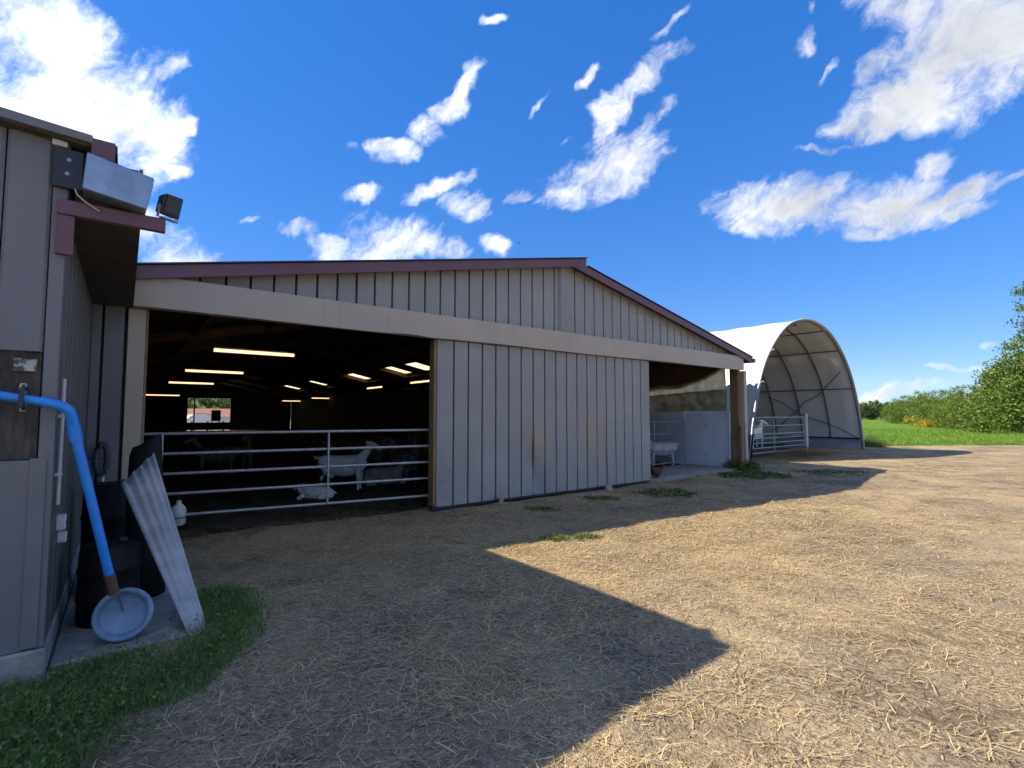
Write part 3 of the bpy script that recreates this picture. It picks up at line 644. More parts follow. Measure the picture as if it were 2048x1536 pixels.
def at_v(x, y, v):      # point of the survey photograph on the plane v = const, in site coordinates
    r = ray(x, y); C = np.array([0, 0, CAM_H]); t = (W(0, v) - C).dot(D2) / r.dot(D2); Q = C + t * r
    a, b_ = uv_of(Q[0], Q[1]); return (a, b_, Q[2])
# ------------------------------------------------------------------ lean-to at the left edge
SU, SV = -4.43, -3.22
shed = thing('lean_to', 'near grey clad lean-to building filling the left edge', 'shed', SU, SV)
M['soffit'] = mat('brown_soffit', (.085, .068, .05), (.05, .042, .034), rough=.8, scale=5)
core = MB().box(-4.6, -.03, .04, 4.2, .02, 3.2).build('wall_core', M['wood_dark'], shed)
for k in range(12):          # upper front sheets
    a = -.075 - .215 * (k + 1)
    mb = MB(); mb.vprism([(a+.004, 0), (a+.02, -.012), (a+.195, -.012), (a+.211, 0), (a+.211, .035), (a+.004, .035)], lambda q: 1.985, lambda q: 3.33); mb.build('front_panel', M['clad_old'], shed)
for k in range(12):          # lower front sheets
    a = -.085 - .215 * (k + 1)
    mb = MB(); mb.vprism([(a+.004, -.005), (a+.02, -.016), (a+.195, -.016), (a+.211, -.005), (a+.211, .035), (a+.004, .035)], lambda q: .205, lambda q: 1.325); mb.build('front_panel', M['clad_old'], shed)
for k in range(11):          # exposed old boards between them
    a = -.078 - .26 * (k + 1)
    mb = MB(); mb.box(a+.004, a+.256, .012, .038, 1.33, 1.98); mb.build('old_board', M['wood_dark'], shed)
mb = MB(); mb.box(-.072, 0, -.014, .035, .205, 3.33); mb.build('corner_trim', M['clad_old'], shed, .004)
mb = MB(); mb.box(-.105, -.03, -.028, -.016, .215, 1.335); mb.build('corner_flashing', M['clad_old'], shed, .003)
p = at_v(28, 716, -3.23); q = at_v(73, 743, -3.23)
mb = MB(); mb.box(p[0]-SU, q[0]-SU, -.02, .008, q[2], p[2]); mb.build('lichened_board', M['lichen'], shed)
mb = MB(); mb.box(-4.6, .012, -.035, 4.2, -.1, .20); mb.build('concrete_plinth', M['concrete'], shed, .012)
vpos = 0.0
while vpos < 3.2:            # side wall sheets
    w = min(.29, 3.21 - vpos)
    mb = MB(); mb.add([], [])
    prof = [(0.0, vpos), (0.0, vpos+w-.05), (-.02, vpos+w-.04), (-.02, vpos+w-.012), (0.0, vpos+w), (-.03, vpos+w), (-.03, vpos)]
    prof = [(x_ - .0, y_ + .036) for x_, y_ in prof]
    mb.vprism(prof, lambda q: .205, lambda q: 2.98); mb.build('side_panel', M['clad_side'], shed); vpos += .29
mb = MB(); mb.hexa([(-4.8, -.09, 3.62), (.235, -.09, 3.30), (.235, 3.9, 3.30), (-4.8, 3.9, 3.62), (-4.8, -.09, 3.70), (.235, -.09, 3.355), (.235, 3.9, 3.355), (-4.8, 3.9, 3.70)]); rf = mb.build('roof', M['soffit'], shed)
mb = MB(); mb.hexa([(-4.8, -.12, 3.56), (.11, -.12, 3.325), (.11, -.092, 3.325), (-4.8, -.092, 3.56), (-4.8, -.12, 3.715), (.11, -.12, 3.372), (.11, -.092, 3.372), (-4.8, -.092, 3.715)]); mb.build('verge_trim', M['clad_old'], rf)
mb = MB(); mb.box(.105, .225, -.115, -.093, 3.235, 3.36); mb.build('verge_end', M['fascia'], rf, .003)
mb = MB(); mb.box(.002, .372, .0, 3.216, 2.86, 2.885); mb.build('soffit_board', M['soffit'], rf)
mb = MB(); mb.box(.355, .375, -.01, 3.06, 2.887, 3.27); mb.build('eave_board', M['fascia'], rf)
mb = MB(); mb.box(.03, .352, .02, .05, 2.888, 3.27); mb.build('eave_end', M['soffit'], rf)
# galvanised end cap of the box gutter, a strip tilted down to the right
mb = MB(); mb.hexa([(.075, -.18, 3.0), (.395, -.18, 2.945), (.395, -.02, 2.945), (.075, -.02, 3.0), (.09, -.18, 3.235), (.435, -.18, 3.165), (.435, -.02, 3.165), (.09, -.02, 3.235)])
mb.build('gutter_end_cap', M['galv_sheet'], rf, .006)
mb = MB(); mb.box(-.075, .07, -.06, -.03, 3.02, 3.27); pl = mb.build('screw_plate', M['lampbody'], rf, .004)
for (x_, z_) in ((.0, 3.20), (-.005, 3.11)): MB().sphere((x_, -.062, z_), (.014, .008, .014), 8, 5).build('screw', M['galv'], pl)
mb = MB(); mb.box(-.085, -.012, -.05, -.02, 3.285, 3.345); mb.build('pale_shim', M['white_pl'], rf, .003)
mb = MB(); mb.box(-.045, .512, -.062, -.012, 2.852, 2.945); mb.build('eave_bar', M['fascia'], rf, .004)
mb = MB(); mb.box(-.045, .04, -.05, -.016, 2.60, 2.85); mb.build('drop_trim', M['fascia'], rf, .003)
MB().tube([(.035, -.07, 3.02), (.05, -.085, 2.98), (.09, -.085, 2.945), (.16, -.075, 2.905)], .004, 6).build('loose_cable', M['white_pl'], rf)
# floodlight standing on the bar
fl = thing('floodlight', 'small black floodlight on the end of the eave bar', 'lamp', SU + .52, SV - .045, 2.946, math.radians(35))
MB().hexa([(-.062, -.02, .025), (.062, -.035, .02), (.062, .045, .04), (-.062, .04, .04), (-.05, -.045, .165), (.075, -.055, .17), (.07, .02, .165), (-.045, .03, .16)]).build('housing', M['lampbody'], fl, .006)
MB().hexa([(-.050, -.030, .04), (.052, -.044, .04), (.052, -.040, .04), (-.050, -.026, .04), (-.040, -.053, .15), (.062, -.062, .15), (.062, -.056, .15), (-.040, -.047, .15)]).build('glass', M['glass'], fl)
MB().bar((-.05, .0, .004), (.06, .0, .004), .03, .008).bar((-.068, 0, 0), (-.06, 0, .09), .02, .006).bar((.07, 0, 0), (.072, 0, .09), .02, .006).build('bracket', M['galv'], fl)
# ------------------------------------------------------------------ corner clutter
mb = MB(); mb.box(SU + .02, -3.60, -3.12, -.08, -.05, .045)
o = thing('concrete_apron', 'low concrete slab in the corner between lean-to and barn', 'slab', 0, 0); mb.build('slab', M['concrete'], o, .01)
pipe = thing('drain_pipe', 'bright blue plastic pipe with elbow, slanting down to the round pan', 'pipe', -4.40, -3.30)
def rel(p): return (p[0] + 4.40, p[1] + 3.30, p[2])
pa, pb = at_v(-160, 768, -3.30), at_v(95, 805, -3.30); pe = at_v(139, 818, -3.28); pd = at_v(150, 868, -3.24); pz = at_v(221, 1160, -3.05)
R_ = .0268
MB().tube([rel(pa), rel(pb)], R_, 14).build('run', M['blue'], pipe)
e1 = [rel(at_v(80, 802.5, -3.30)), rel(at_v(112, 809, -3.30)), rel(at_v(128, 814, -3.295)), rel(at_v(139, 822, -3.285)), rel(at_v(144, 836, -3.27)), rel(at_v(147, 850, -3.255)), rel(at_v(150, 866, -3.24))]
MB().tube(e1, R_ * 1.13, 14).build('elbow', M['blue'], pipe)
MB().tube([rel(at_v(147, 850, -3.255)), rel(at_v(153, 880, -3.235))], R_ * 1.28, 14).build('collar', M['blue'], pipe)
MB().tube([rel(at_v(149, 862, -3.24)), rel(pz)], R_ * 1.02, 14).build('downpipe', M['blue'], pipe)
MB().tube([rel(at_v(218, 1148, -3.055)), rel(at_v(228, 1186, -3.03))], R_ * 1.22, 14).build('brown_coupling', M['brown_pl'], pipe)
c0, c1_ = rel(at_v(45, 776, -3.345)), rel(at_v(40, 815, -3.345))
MB().bar(c0, c1_, .022, .012).bar((c0[0], c0[1], c0[2]), (c0[0], .09, c0[2]), .02, .012).bar(c1_, (c1_[0], .09, c1_[2]), .02, .012).build('strap', M['lampbody'], pipe)
for (y0, y1) in ((768, 786), (806, 822)):
    a_ = rel(at_v(47, y0, -3.26)); b2 = rel(at_v(44, y1, -3.26)); r2 = .012
    MB().tube([(a_[0]-r2, a_[1], a_[2]), (a_[0]+r2, a_[1], a_[2]), (a_[0]+r2, a_[1], b2[2]), (a_[0]-r2, a_[1], b2[2]), (a_[0]-r2, a_[1], a_[2]-.004)], .005, 6).build('cleat', M['white_pl'], pipe)
M['pan'] = mat('dull_zinc', (.20, .29, .40), (.11, .18, .27), rough=.5, metal=.1, scale=7, bump=.15, bscale=30)
# round galvanised pan leaning in the corner
pan_t = thing('metal_pan', 'round shallow galvanised pan leaning under the blue pipe', 'pan', -4.05, -2.93, .05)
prof_ = [(0, -.0), (.15, -.0), (.165, -.012), (.175, -.045), (.205, -.05), (.215, -.045), (.212, -.035), (.18, -.03), (.17, .01), (0, .012)]
vs, fs = [], []; ns = 40
for (r_, d_) in prof_:
    for k in range(ns):
        a = 2*math.pi*k/ns; vs.append((r_*math.cos(a), d_, r_*math.sin(a)))
for i in range(len(prof_) - 1):
    for k in range(ns): fs.append((i*ns+k, i*ns+(k+1) % ns, (i+1)*ns+(k+1) % ns, (i+1)*ns+k))
o = MB().add(vs, fs, True).build('dish', M['pan'], pan_t); o.location = (0, 0, .165); o.rotation_euler = (math.radians(-14), 0, 0); o.scale = (.80, .9, .80)
s_ = MB().bar((-.045, -.012, .17), (.0, -.012, .02), .006, .008).build('dark_line', M['rubber'], o)  # thin dark line laid down the dish face
# corrugated sheet leaning
sh = thing('corrugated_sheet', 'pale corrugated plastic sheet leaning in the corner, foot in the grass', 'sheet', -3.62, -3.08)
C_ = [np.array(at_v(383, 1286, -3.13)), np.array(at_v(418, 1266, -3.05)), np.array(at_v(308, 904, -2.25)), np.array(at_v(241, 968, -2.35))]
base = np.array([-3.62, -3.08, 0]); nx_, ny_ = 40, 10; vs, fs = [], []
nrm = np.cross(C_[1]-C_[0], C_[3]-C_[0]); nrm /= np.linalg.norm(nrm); nrm *= (1 if nrm[1] < 0 else -1)
for j in range(ny_ + 1):
    for i in range(nx_ + 1):
        s1, t1 = i/nx_, j/ny_
        p_ = (C_[0]*(1-s1)+C_[1]*s1)*(1-t1) + (C_[3]*(1-s1)+C_[2]*s1)*t1
        p_ = p_ + nrm * (.013*math.sin(s1*2*math.pi*4.5)*(.45+.55*t1) + .03*math.sin(math.pi*s1))
        if j == ny_: p_ = p_ + np.array([0, 0, -.012*abs(math.sin(s1*9))])
        vs.append(tuple(p_ - base))
for j in range(ny_):
    for i in range(nx_): fs.append((j*(nx_+1)+i, j*(nx_+1)+i+1, (j+1)*(nx_+1)+i+1, (j+1)*(nx_+1)+i))
M['sheet'] = translucent_mat('fibreglass_sheet', (.56, .58, .61), (.36, .38, .41), fac=.2, rough=.55, scale=5)
o = MB().add(vs, fs, True).build('sheet', M['sheet'], sh); md = o.modifiers.new('thick', 'SOLIDIFY'); md.thickness = .006
# black bundle behind it, drum, board, canister, hose, conduit, boxes
bt = thing('black_sack', 'folded black plastic bundle behind the corrugated sheet', 'sack', -3.92, -2.0, .045)
mb = MB(); rings = [(0, .16, .10), (.4, .15, .10), (.9, .13, .085), (1.2, .115, .075), (1.31, .10, .05), (1.335, .05, .02)]
vs, fs = [], []
for i, (z_, a_, b2) in enumerate(rings):
    for k in range(16):
        an = 2*math.pi*k/16; w_ = 1 + .12*math.sin(3*an+z_*4) + .06*math.sin(7*an)
        vs.append((a_*w_*math.cos(an), b2*w_*math.sin(an), z_ + (.04*math.cos(an) if i > 3 else 0)))
for i in range(len(rings)-1):
    for k in range(16): fs.append((i*16+k, i*16+(k+1) % 16, (i+1)*16+(k+1) % 16, (i+1)*16+k))
fs.append(tuple(range(16))); fs.append(tuple(range(5*16, 6*16))); mb.add(vs, fs, True); mb.build('sack_body', M['black_pl'], bt)
def drum(label, u, v, r, h, m, name='plastic_drum'):
    t = thing(name, label, 'drum', u, v, .045)
    zs = [(0, .94), (.03, 1), (.3*h, 1), (.32*h, 1.04), (.36*h, 1.04), (.38*h, 1), (.66*h, 1), (.68*h, 1.04), (.72*h, 1.04), (.74*h, 1), (h-.03, .98), (h, .9)]
    MB().tube([(0, 0, z_) for z_, _ in zs], [r*k_ for _, k_ in zs], 24).build('barrel', m, t)
    MB().tube([(0, 0, h), (0, 0, h+.015)], r*.82, 24).build('lid', m, t); MB().tube([(r*.4, 0, h+.015), (r*.4, 0, h+.04)], .03, 10).build('bung', M['rubber'], t)
drum('tall black plastic drum in the corner behind the blue pipe', -4.17, -1.55, .19, .92, M['black_pl'])
drum('short black plastic drum behind the round metal pan', -4.14, -2.42, .19, .56, M['black_pl'])
bd = thing('white_board', 'narrow white board standing behind the corrugated sheet', 'board', -3.88, -1.62, .0); MB().hexa([(-.065, -.012, .05), (.055, -.012, .09), (.055, .012, .09), (-.065, .012, .05), (-.06, .05, 1.02), (.06, .05, 1.02), (.06, .074, 1.02), (-.06, .074, 1.02)]).build('plank', M['white_pl'], bd)
jg = thing('plastic_canister', 'white plastic canister hung low on the left of the wide gate', 'canister', -3.47, .72, .12, .3)
zs = [(0, .06), (.02, .085), (.2, .09), (.25, .07), (.29, .03), (.33, .028)]
MB().tube([(0, 0, z_) for z_, _ in zs], [r_ for _, r_ in zs], 16).build('bottle', M['white_pl'], jg); MB().tube([(0, 0, .10), (0, 0, .115)], .093, 16).build('strap', M['rubber'], jg)
MB().tube([(0, .0, .32), (0, .05, .40), (0, .09, .42)], .004, 6).build('tie', M['rubber'], jg)
hp = at_v(203, 918, -.12)
hz = thing('rubber_hose', 'grey rubber hose loop hanging on the barn front bay', 'hose', hp[0], -.10, hp[2])
loop = [(.05*math.cos(a), -.03, .17*math.sin(a)) for a in np.linspace(0, 2*math.pi, 28)]
MB().tube(loop, .03, 8).build('loop', M['rubber'], hz); MB().tube([(.03, -.02, .0), (-.18, -.01, .02)], .008, 6).build('peg', M['lampbody'], hz); MB().tube([(.02, -.02, -.17), (.02, -.02, -.30)], .014, 8).build('nozzle', M['white_pl'], hz)
cd_ = thing('conduit', 'thin white vertical conduit on the lean-to side wall', 'conduit', SU + .02, -3.10, 1.03)
MB().tube([(0, 0, 0), (0, 0, .80)], .0105, 10).build('tube', M['white_pl'], cd_)
for z_ in (.18, .55): MB().box(-.02, .014, -.02, .02, z_, z_+.018).build('clip', M['white_pl'], cd_)
for i, (lb, xx, yy, s_) in enumerate((('white switch box on the lean-to side wall below the conduit', 112, 1046, .045), ('smaller white socket below the white switch box', 126, 1082, .032))):
    vq = -2.86 + .12*i; r_ = ray(xx, yy); t_ = (W(SU, 0) - np.array([0, 0, CAM_H])).dot(D1) / r_.dot(D1)
    zq = .88 - .12*i
    b3 = thing('switch_box', lb, 'switch', SU, vq, zq); MB().box(.0, .05, -s_, s_, -s_*1.1, s_*1.1).build('cover', M['white_pl'], b3, .006); MB().box(.051, .056, -s_*.6, s_*.6, -s_*.3, s_*.0).build('slot', M['black_pl'], b3)
# door stops
ds = thing('door_stop', 'small pale wooden stop under the sliding door', 'stop', 1.27, -.13)
MB().box(-.10, .12, -.08, .08, -.01, .03).build('base', M['wood_pale'], ds, .004); MB().box(-.035, .035, -.03, .03, .03, .12).build('stem', M['wood_pale'], ds, .004); MB().box(-.08, .06, -.035, .035, .12, .15).build('head', M['wood_pale'], ds, .004)
ds = thing('concrete_block', 'pale broken block under the far end of the sliding door', 'block', 4.12, -.10); MB().hexa([(-.09, -.07, -.01), (.10, -.06, -.01), (.09, .06, -.01), (-.08, .06, -.01), (-.10, -.05, .11), (.06, -.05, .135), (.07, .05, .13), (-.07, .05, .10)]).build('block', M['wood_pale'], ds, .01)
for i, (lb, px, py, s_) in enumerate((('small stone beside the pale wooden stop', 1095, 1003, .05), ('small stone near the far end of the sliding door', 1185, 990, .045), ('pale stone at the foot of the barn corner', 1398, 952, .06), ('flat pale stone near the wooden column', 1432, 944, .06))):
    g_ = gnd(px, py); o = MB().sphere((0, 0, s_*.3), (s_*1.2, s_, s_*.6), 7, 5).build('stone', M['concrete']); o.location = (g_[0], g_[1], 0); o.rotation_euler = (0, 0, i*1.1); tag(o, lb, 'stone', 'loose stones along the barn front')

# ------------------------------------------------------------------ goats and hen
def loft(mb, rings, n=14):   # rings: (x, y, z, half width, half height, tangent tilt) standing across the x axis
    vs, fs = [], []
    for (x_, y_, z_, hw, hh) in rings:
        for k in range(n):
            a = 2*math.pi*k/n; vs.append((x_, y_ + hw*math.cos(a), z_ + hh*math.sin(a)))
    for i in range(len(rings)-1):
        for k in range(n): fs.append((i*n+k, i*n+(k+1) % n, (i+1)*n+(k+1) % n, (i+1)*n+k))
    fs.append(tuple(range(n))); fs.append(tuple(reversed(range((len(rings)-1)*n, len(rings)*n))))
    mb.add(vs, fs, True)
def fuse(mb, name, material, voxel=.014):
    o = mb.build('tmp', None); m_ = o.modifiers.new('r', 'REMESH'); m_.mode = 'VOXEL'; m_.voxel_size = voxel; m_.use_smooth_shade = True
    s_ = o.modifiers.new('s', 'SMOOTH'); s_.factor = .5; s_.iterations = 4
    dg = bpy.context.evaluated_depsgraph_get(); me = bpy.data.meshes.new_from_object(o.evaluated_get(dg)); me.name = name
    bpy.data.objects.remove(o); me.materials.clear(); me.materials.append(material); return me
def head(mb, hx, hz, yaw=0.0, ydir=0.0, pitch=0.0):
    c, s_ = math.cos(yaw), math.sin(yaw)
    def P(x_, y_, z_):
        xr, zr = x_*math.cos(pitch)+z_*math.sin(pitch), -x_*math.sin(pitch)+z_*math.cos(pitch)
        return (hx + xr*c - y_*s_, ydir + xr*s_ + y_*c, hz + zr)
    mb.tube([P(-.05, 0, .0), P(.0, 0, .02), P(.07, 0, .0), P(.15, 0, -.05), P(.21, 0, -.085), P(.235, 0, -.10)], [.05, .072, .068, .050, .040, .025], 12)
    for sg in (-1, 1): mb.tube([P(-.01, sg*.055, .04), P(-.05, sg*.11, .065), P(-.10, sg*.16, .06)], [.020, .028, .010], 8)
    return [P(.06, sg*.058, .025) for sg in (-1, 1)]
def goat_standing(yaw=0.0):
    mb = MB()
    loft(mb, [(-.50,0,.62,.03,.04),(-.47,0,.61,.10,.115),(-.38,0,.59,.14,.165),(-.22,0,.55,.165,.20),(-.02,0,.525,.178,.222),(.18,0,.535,.165,.222),(.32,0,.565,.13,.20),(.42,0,.59,.10,.165),(.48,0,.60,.06,.10),(.50,0,.60,.02,.03)])
    mb.tube([(.30,0,.63),(.41,0,.71),(.50,0,.83),(.55,0,.93)], [.125,.105,.078,.066], 12)
    eyes = head(mb, .56, .96, yaw)
    for sg in (-1, 1):
        y_ = sg * .092
        mb.tube([(.34,y_,.52),(.345,y_,.40),(.355,y_,.29),(.35,y_,.17),(.35,y_,.065),(.365,y_,.0)], [.075,.055,.040,.026,.027,.034], 10)
        o_ = .10 if sg > 0 else 0
        mb.tube([(-.36,y_,.56),(-.29+o_*.4,y_*1.05,.42),(-.40+o_,y_,.29),(-.42+o_,y_,.17),(-.41+o_,y_,.065),(-.395+o_,y_,.0)], [.115,.088,.044,.028,.028,.034], 10)
    mb.sphere((-.24, 0, .37), (.10, .085, .10))
    mb.tube([(-.46,0,.69),(-.53,0,.69),(-.60,0,.725)], [.035,.03,.012], 8)
    return mb, eyes
def goat_lying(yaw=0.0, low=0.0, k=1.0):
    mb = MB()
    loft(mb, [(-.50,0,.20,.03,.04),(-.46,0,.21,.12,.12),(-.36,0,.22,.185,.175),(-.20,0,.22,.205,.20),(.0,0,.22,.20,.205),(.18,0,.235,.18,.205),(.32,0,.25,.14,.19),(.42,0,.265,.10,.15),(.48,0,.27,.04,.07)])
    mb.tube([(.30,0,.30),(.41,0,.39-low*.5),(.49,0,.51-low),(.53,0,.59-low)], [.125,.10,.078,.066], 12)
    eyes = head(mb, .54, .62 - low, yaw)
    for sg in (-1, 1):
        mb.tube([(.36,sg*.11,.18),(.52,sg*.12,.08),(.54,sg*.12,.045),(.36,sg*.13,.035),(.30,sg*.13,.03)], [.07,.05,.04,.03,.03], 10)
        mb.tube([(-.36,sg*.14,.20),(-.14,sg*.21,.12),(-.10,sg*.22,.07),(-.34,sg*.23,.04),(-.16,sg*.24,.032)], [.11,.08,.05,.036,.03], 10)
    mb.tube([(-.47,0,.26),(-.53,0,.25),(-.58,0,.22)], [.03,.025,.012], 8)
    return mb, eyes
def eye_mesh(): return MB().sphere((0, 0, 0), .011, 8, 6).mesh('eye', M['eye'])
EYE = eye_mesh()
GM = {}
for key, (fn, args) in {'stand': (goat_standing, (0.25,)), 'stand_look': (goat_standing, (-1.0,)), 'lie': (goat_lying, (.3,)), 'kid': (goat_lying, (-.4, .22))}.items():
    mb, ey = fn(*args); GM[key] = (fuse(mb, 'goat_' + key, M['fur']), ey)
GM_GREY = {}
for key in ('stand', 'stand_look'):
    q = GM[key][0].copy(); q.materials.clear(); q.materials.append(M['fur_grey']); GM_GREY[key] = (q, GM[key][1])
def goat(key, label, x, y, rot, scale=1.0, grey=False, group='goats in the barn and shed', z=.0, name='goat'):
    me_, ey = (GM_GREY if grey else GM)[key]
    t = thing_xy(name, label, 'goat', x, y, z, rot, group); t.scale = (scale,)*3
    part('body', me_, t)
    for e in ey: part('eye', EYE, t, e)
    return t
g = gnd(684, 983); goat('stand', 'white goat standing side-on behind the wide gate, head raised', g[0], g[1], math.radians(2), 1.0)
q = GM['lie'][0]; q.materials.clear(); q.materials.append(M['fur_dimmed'])
g = gnd(764, 972); goat('lie', 'dimmed white goat lying behind the standing one, facing right', g[0] , g[1], math.radians(8), .98)
g = gnd(634, 1002); goat('kid', 'small white kid lying just behind the bottom gate rail', g[0], g[1], math.radians(178), .64, name='goat_kid')
def goat_uv(key, label, u, v, rot, scale=1.0, grey=False):
    p = W(u, v); return goat(key, label, p[0], p[1], BETA + rot, scale, grey)
goat_uv('stand', 'pale goat seen from behind at the narrow gate right of the door', 9.28, 2.25, math.radians(150), .98)
goat_uv('stand_look', 'white goat looking out over the tunnel shed gate', 15.62, 2.5, math.radians(4), 1.08).location.z = .26
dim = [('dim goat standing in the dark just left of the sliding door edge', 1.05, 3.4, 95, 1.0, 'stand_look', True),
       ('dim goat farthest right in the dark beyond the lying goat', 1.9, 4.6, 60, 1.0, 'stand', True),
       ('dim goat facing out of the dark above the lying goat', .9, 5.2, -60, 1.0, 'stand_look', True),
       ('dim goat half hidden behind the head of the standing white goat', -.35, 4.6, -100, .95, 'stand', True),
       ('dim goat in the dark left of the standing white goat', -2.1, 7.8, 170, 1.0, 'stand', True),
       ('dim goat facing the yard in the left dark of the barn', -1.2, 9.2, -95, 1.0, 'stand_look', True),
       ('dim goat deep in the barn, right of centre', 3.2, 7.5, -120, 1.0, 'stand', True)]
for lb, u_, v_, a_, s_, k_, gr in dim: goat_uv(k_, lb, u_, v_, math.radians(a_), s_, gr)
# hen
hp = gnd(1313, 962); hen = thing_xy('hen', 'red-brown hen at the far corner of the sliding door', 'hen', hp[0], hp[1], 0, math.radians(205))
mb = MB(); mb.sphere((0, 0, .21), (.15, .095, .11), 14, 10); mb.tube([(.08, 0, .24), (.13, 0, .31), (.145, 0, .36)], [.075, .05, .036], 10); mb.sphere((.155, 0, .375), (.042, .033, .036))
mb.tube([(-.10, 0, .25), (-.19, 0, .33), (-.23, 0, .39)], [.075, .055, .015], 8, flat=.5)
for sg in (-1, 1): mb.tube([(.0, sg*.05, .15), (.01, sg*.05, .08)], [.04, .018], 8)
part('body', fuse(mb, 'hen_body', M['hen'], .009), hen)
for sg in (-1, 1):
    MB().tube([(.01, sg*.05, .09), (.01, sg*.05, .01)], .007, 6).tube([(.01, sg*.05, .01), (.07, sg*.06, .006)], .006, 6).tube([(.01, sg*.05, .01), (.06, sg*.02, .006)], .006, 6).build('leg', M['wood_pale'], hen)
MB().hexa([(.13, -.006, .40), (.18, -.006, .405), (.18, .006, .405), (.13, .006, .40), (.12, -.004, .435), (.185, -.004, .43), (.185, .004, .43), (.12, .004, .435)]).build('comb', M['comb'], hen)
MB().tube([(.19, 0, .372), (.215, 0, .365)], [.012, .003], 6).build('beak', M['wood_pale'], hen)
# feed trough in the tunnel shed
tr = thing('feed_trough', 'green plastic feed trough behind the tunnel shed gate', 'trough', 17.75, 3.3, .2)
M['green_pl'] = mat('green_plastic', (.06, .20, .15), (.04, .14, .11), rough=.5)
MB().hexa([(-.85, -.22, .22), (.85, -.22, .22), (.85, .22, .22), (-.85, .22, .22), (-1.0, -.3, .58), (1.0, -.3, .58), (1.0, .3, .58), (-1.0, .3, .58)]).build('bowl', M['green_pl'], tr, .02)
for x_ in (-.75, .75): MB().tube([(x_, -.25, 0), (x_, 0, .24), (x_, .25, 0)], .02, 6).build('leg', M['galv'], tr)
# dark hay bale behind the trough
M['hay'] = mat('old_hay', (.10, .08, .045), (.035, .03, .02), rough=.95, scale=14, bump=.6, bscale=25)
for lb, u_, v_ in (('dark round hay bale behind the goat in the tunnel shed', 16.2, 5.0), ('dark round hay bale right of the other one, behind the green trough', 18.3, 5.3)):
    hb = thing('hay_bale', lb, 'bale', u_, v_, 0, 0, 'round bales in the tunnel shed')
    MB().tube([(-.85, 0, .78), (-.8, 0, .78), (.8, 0, .78), (.85, 0, .78)], [.68, .78, .78, .68], 28).build('roll', M['hay'], hb)
    MB().tube([(.2, 0, .78), (.24, 0, .78)], .79, 28).build('twine', M['rubber'], hb)
vs, fs = [], []
for i in range(25):
    for j in range(17):
        u_ = 12.75 + 6.0*i/24; v_ = 1.98 + 8*(j/16)**1.3; e = min(1, (v_-1.98)/.5)*min(1, (18.75-u_)/.6)
        vs.append((u_-17.85, v_-1.2, .01 + .27*e*(.8+.4*float(vnoise(u_*2, v_*2)))))
fs = [(i*17+j, (i+1)*17+j, (i+1)*17+j+1, i*17+j+1) for i in range(24) for j in range(16)]
MB().add(vs, fs, True).build('deep_litter', M['hay'], tun)

# ------------------------------------------------------------------ leaves, blades and straw
def quads_mesh(name, V, tone, material):
    """V: (n,4,3) corners, tone: (n,) random tone per piece"""
    n = len(V); me = bpy.data.meshes.new(name)
    me.vertices.add(n*4); me.vertices.foreach_set('co', V.reshape(-1).astype(np.float32))
    me.loops.add(n*4); me.loops.foreach_set('vertex_index', np.arange(n*4, dtype=np.int32))
    me.polygons.add(n); me.polygons.foreach_set('loop_start', (np.arange(n)*4).astype(np.int32))
    at = me.attributes.new('tone', 'FLOAT', 'POINT'); at.data.foreach_set('value', np.repeat(tone, 4).astype(np.float32))
    me.update(calc_edges=True); me.materials.append(material); return me
def unit(a): return a / np.maximum(np.linalg.norm(a, axis=-1, keepdims=True), 1e-9)
def leaf_quads(C, L, Wd, rng, flat=0.0):
    n = len(C); a = unit(rng.normal(size=(n, 3)) * np.array([1, 1, 1-flat*.8])); b = unit(np.cross(a, rng.normal(size=(n, 3))))
    L = np.asarray(L).reshape(-1, 1); Wd = np.asarray(Wd).reshape(-1, 1)
    return np.stack([C - a*L, C - b*Wd + a*L*.1, C + a*L, C + b*Wd + a*L*.1], 1)
def blade_quads(B, H, Wd, lean, rng):
    n = len(B); an = rng.random(n)*2*np.pi; side = np.stack([np.cos(an), np.sin(an), np.zeros(n)], -1)
    la = rng.random(n)*2*np.pi; ld = np.stack([np.cos(la), np.sin(la), np.zeros(n)], -1) * (lean*H)[:, None]
    up = np.zeros((n, 3)); up[:, 2] = H; w = side*Wd[:, None]
    m1 = B + up*.6 + ld*.35; tp = B + up + ld
    return np.concatenate([np.stack([B - w, B + w, m1 + w*.75, m1 - w*.75], 1), np.stack([m1 - w*.75, m1 + w*.75, tp + w*.1, tp - w*.1], 1)], 0)
def crown_points(n, blobs, rng, shell=.55):
    """leaf centres in ragged clumps through the volume of a set of ellipsoids"""
    w = np.array([b_[3]*b_[4]*b_[5] for b_ in blobs]) ** .75; w /= w.sum(); out = []
    for b_, c in zip(blobs, rng.multinomial(n, w)):
        k = max(6, c // 60); d = unit(rng.normal(size=(k, 3))); r = (shell + (1-shell)*rng.random(k)) ** .8
        cl = d * r[:, None]; idx = rng.integers(0, k, c)
        p = cl[idx] + rng.normal(size=(c, 3)) * .17
        out.append(p * np.array(b_[3:6]) + np.array(b_[:3]))
    return np.concatenate(out)
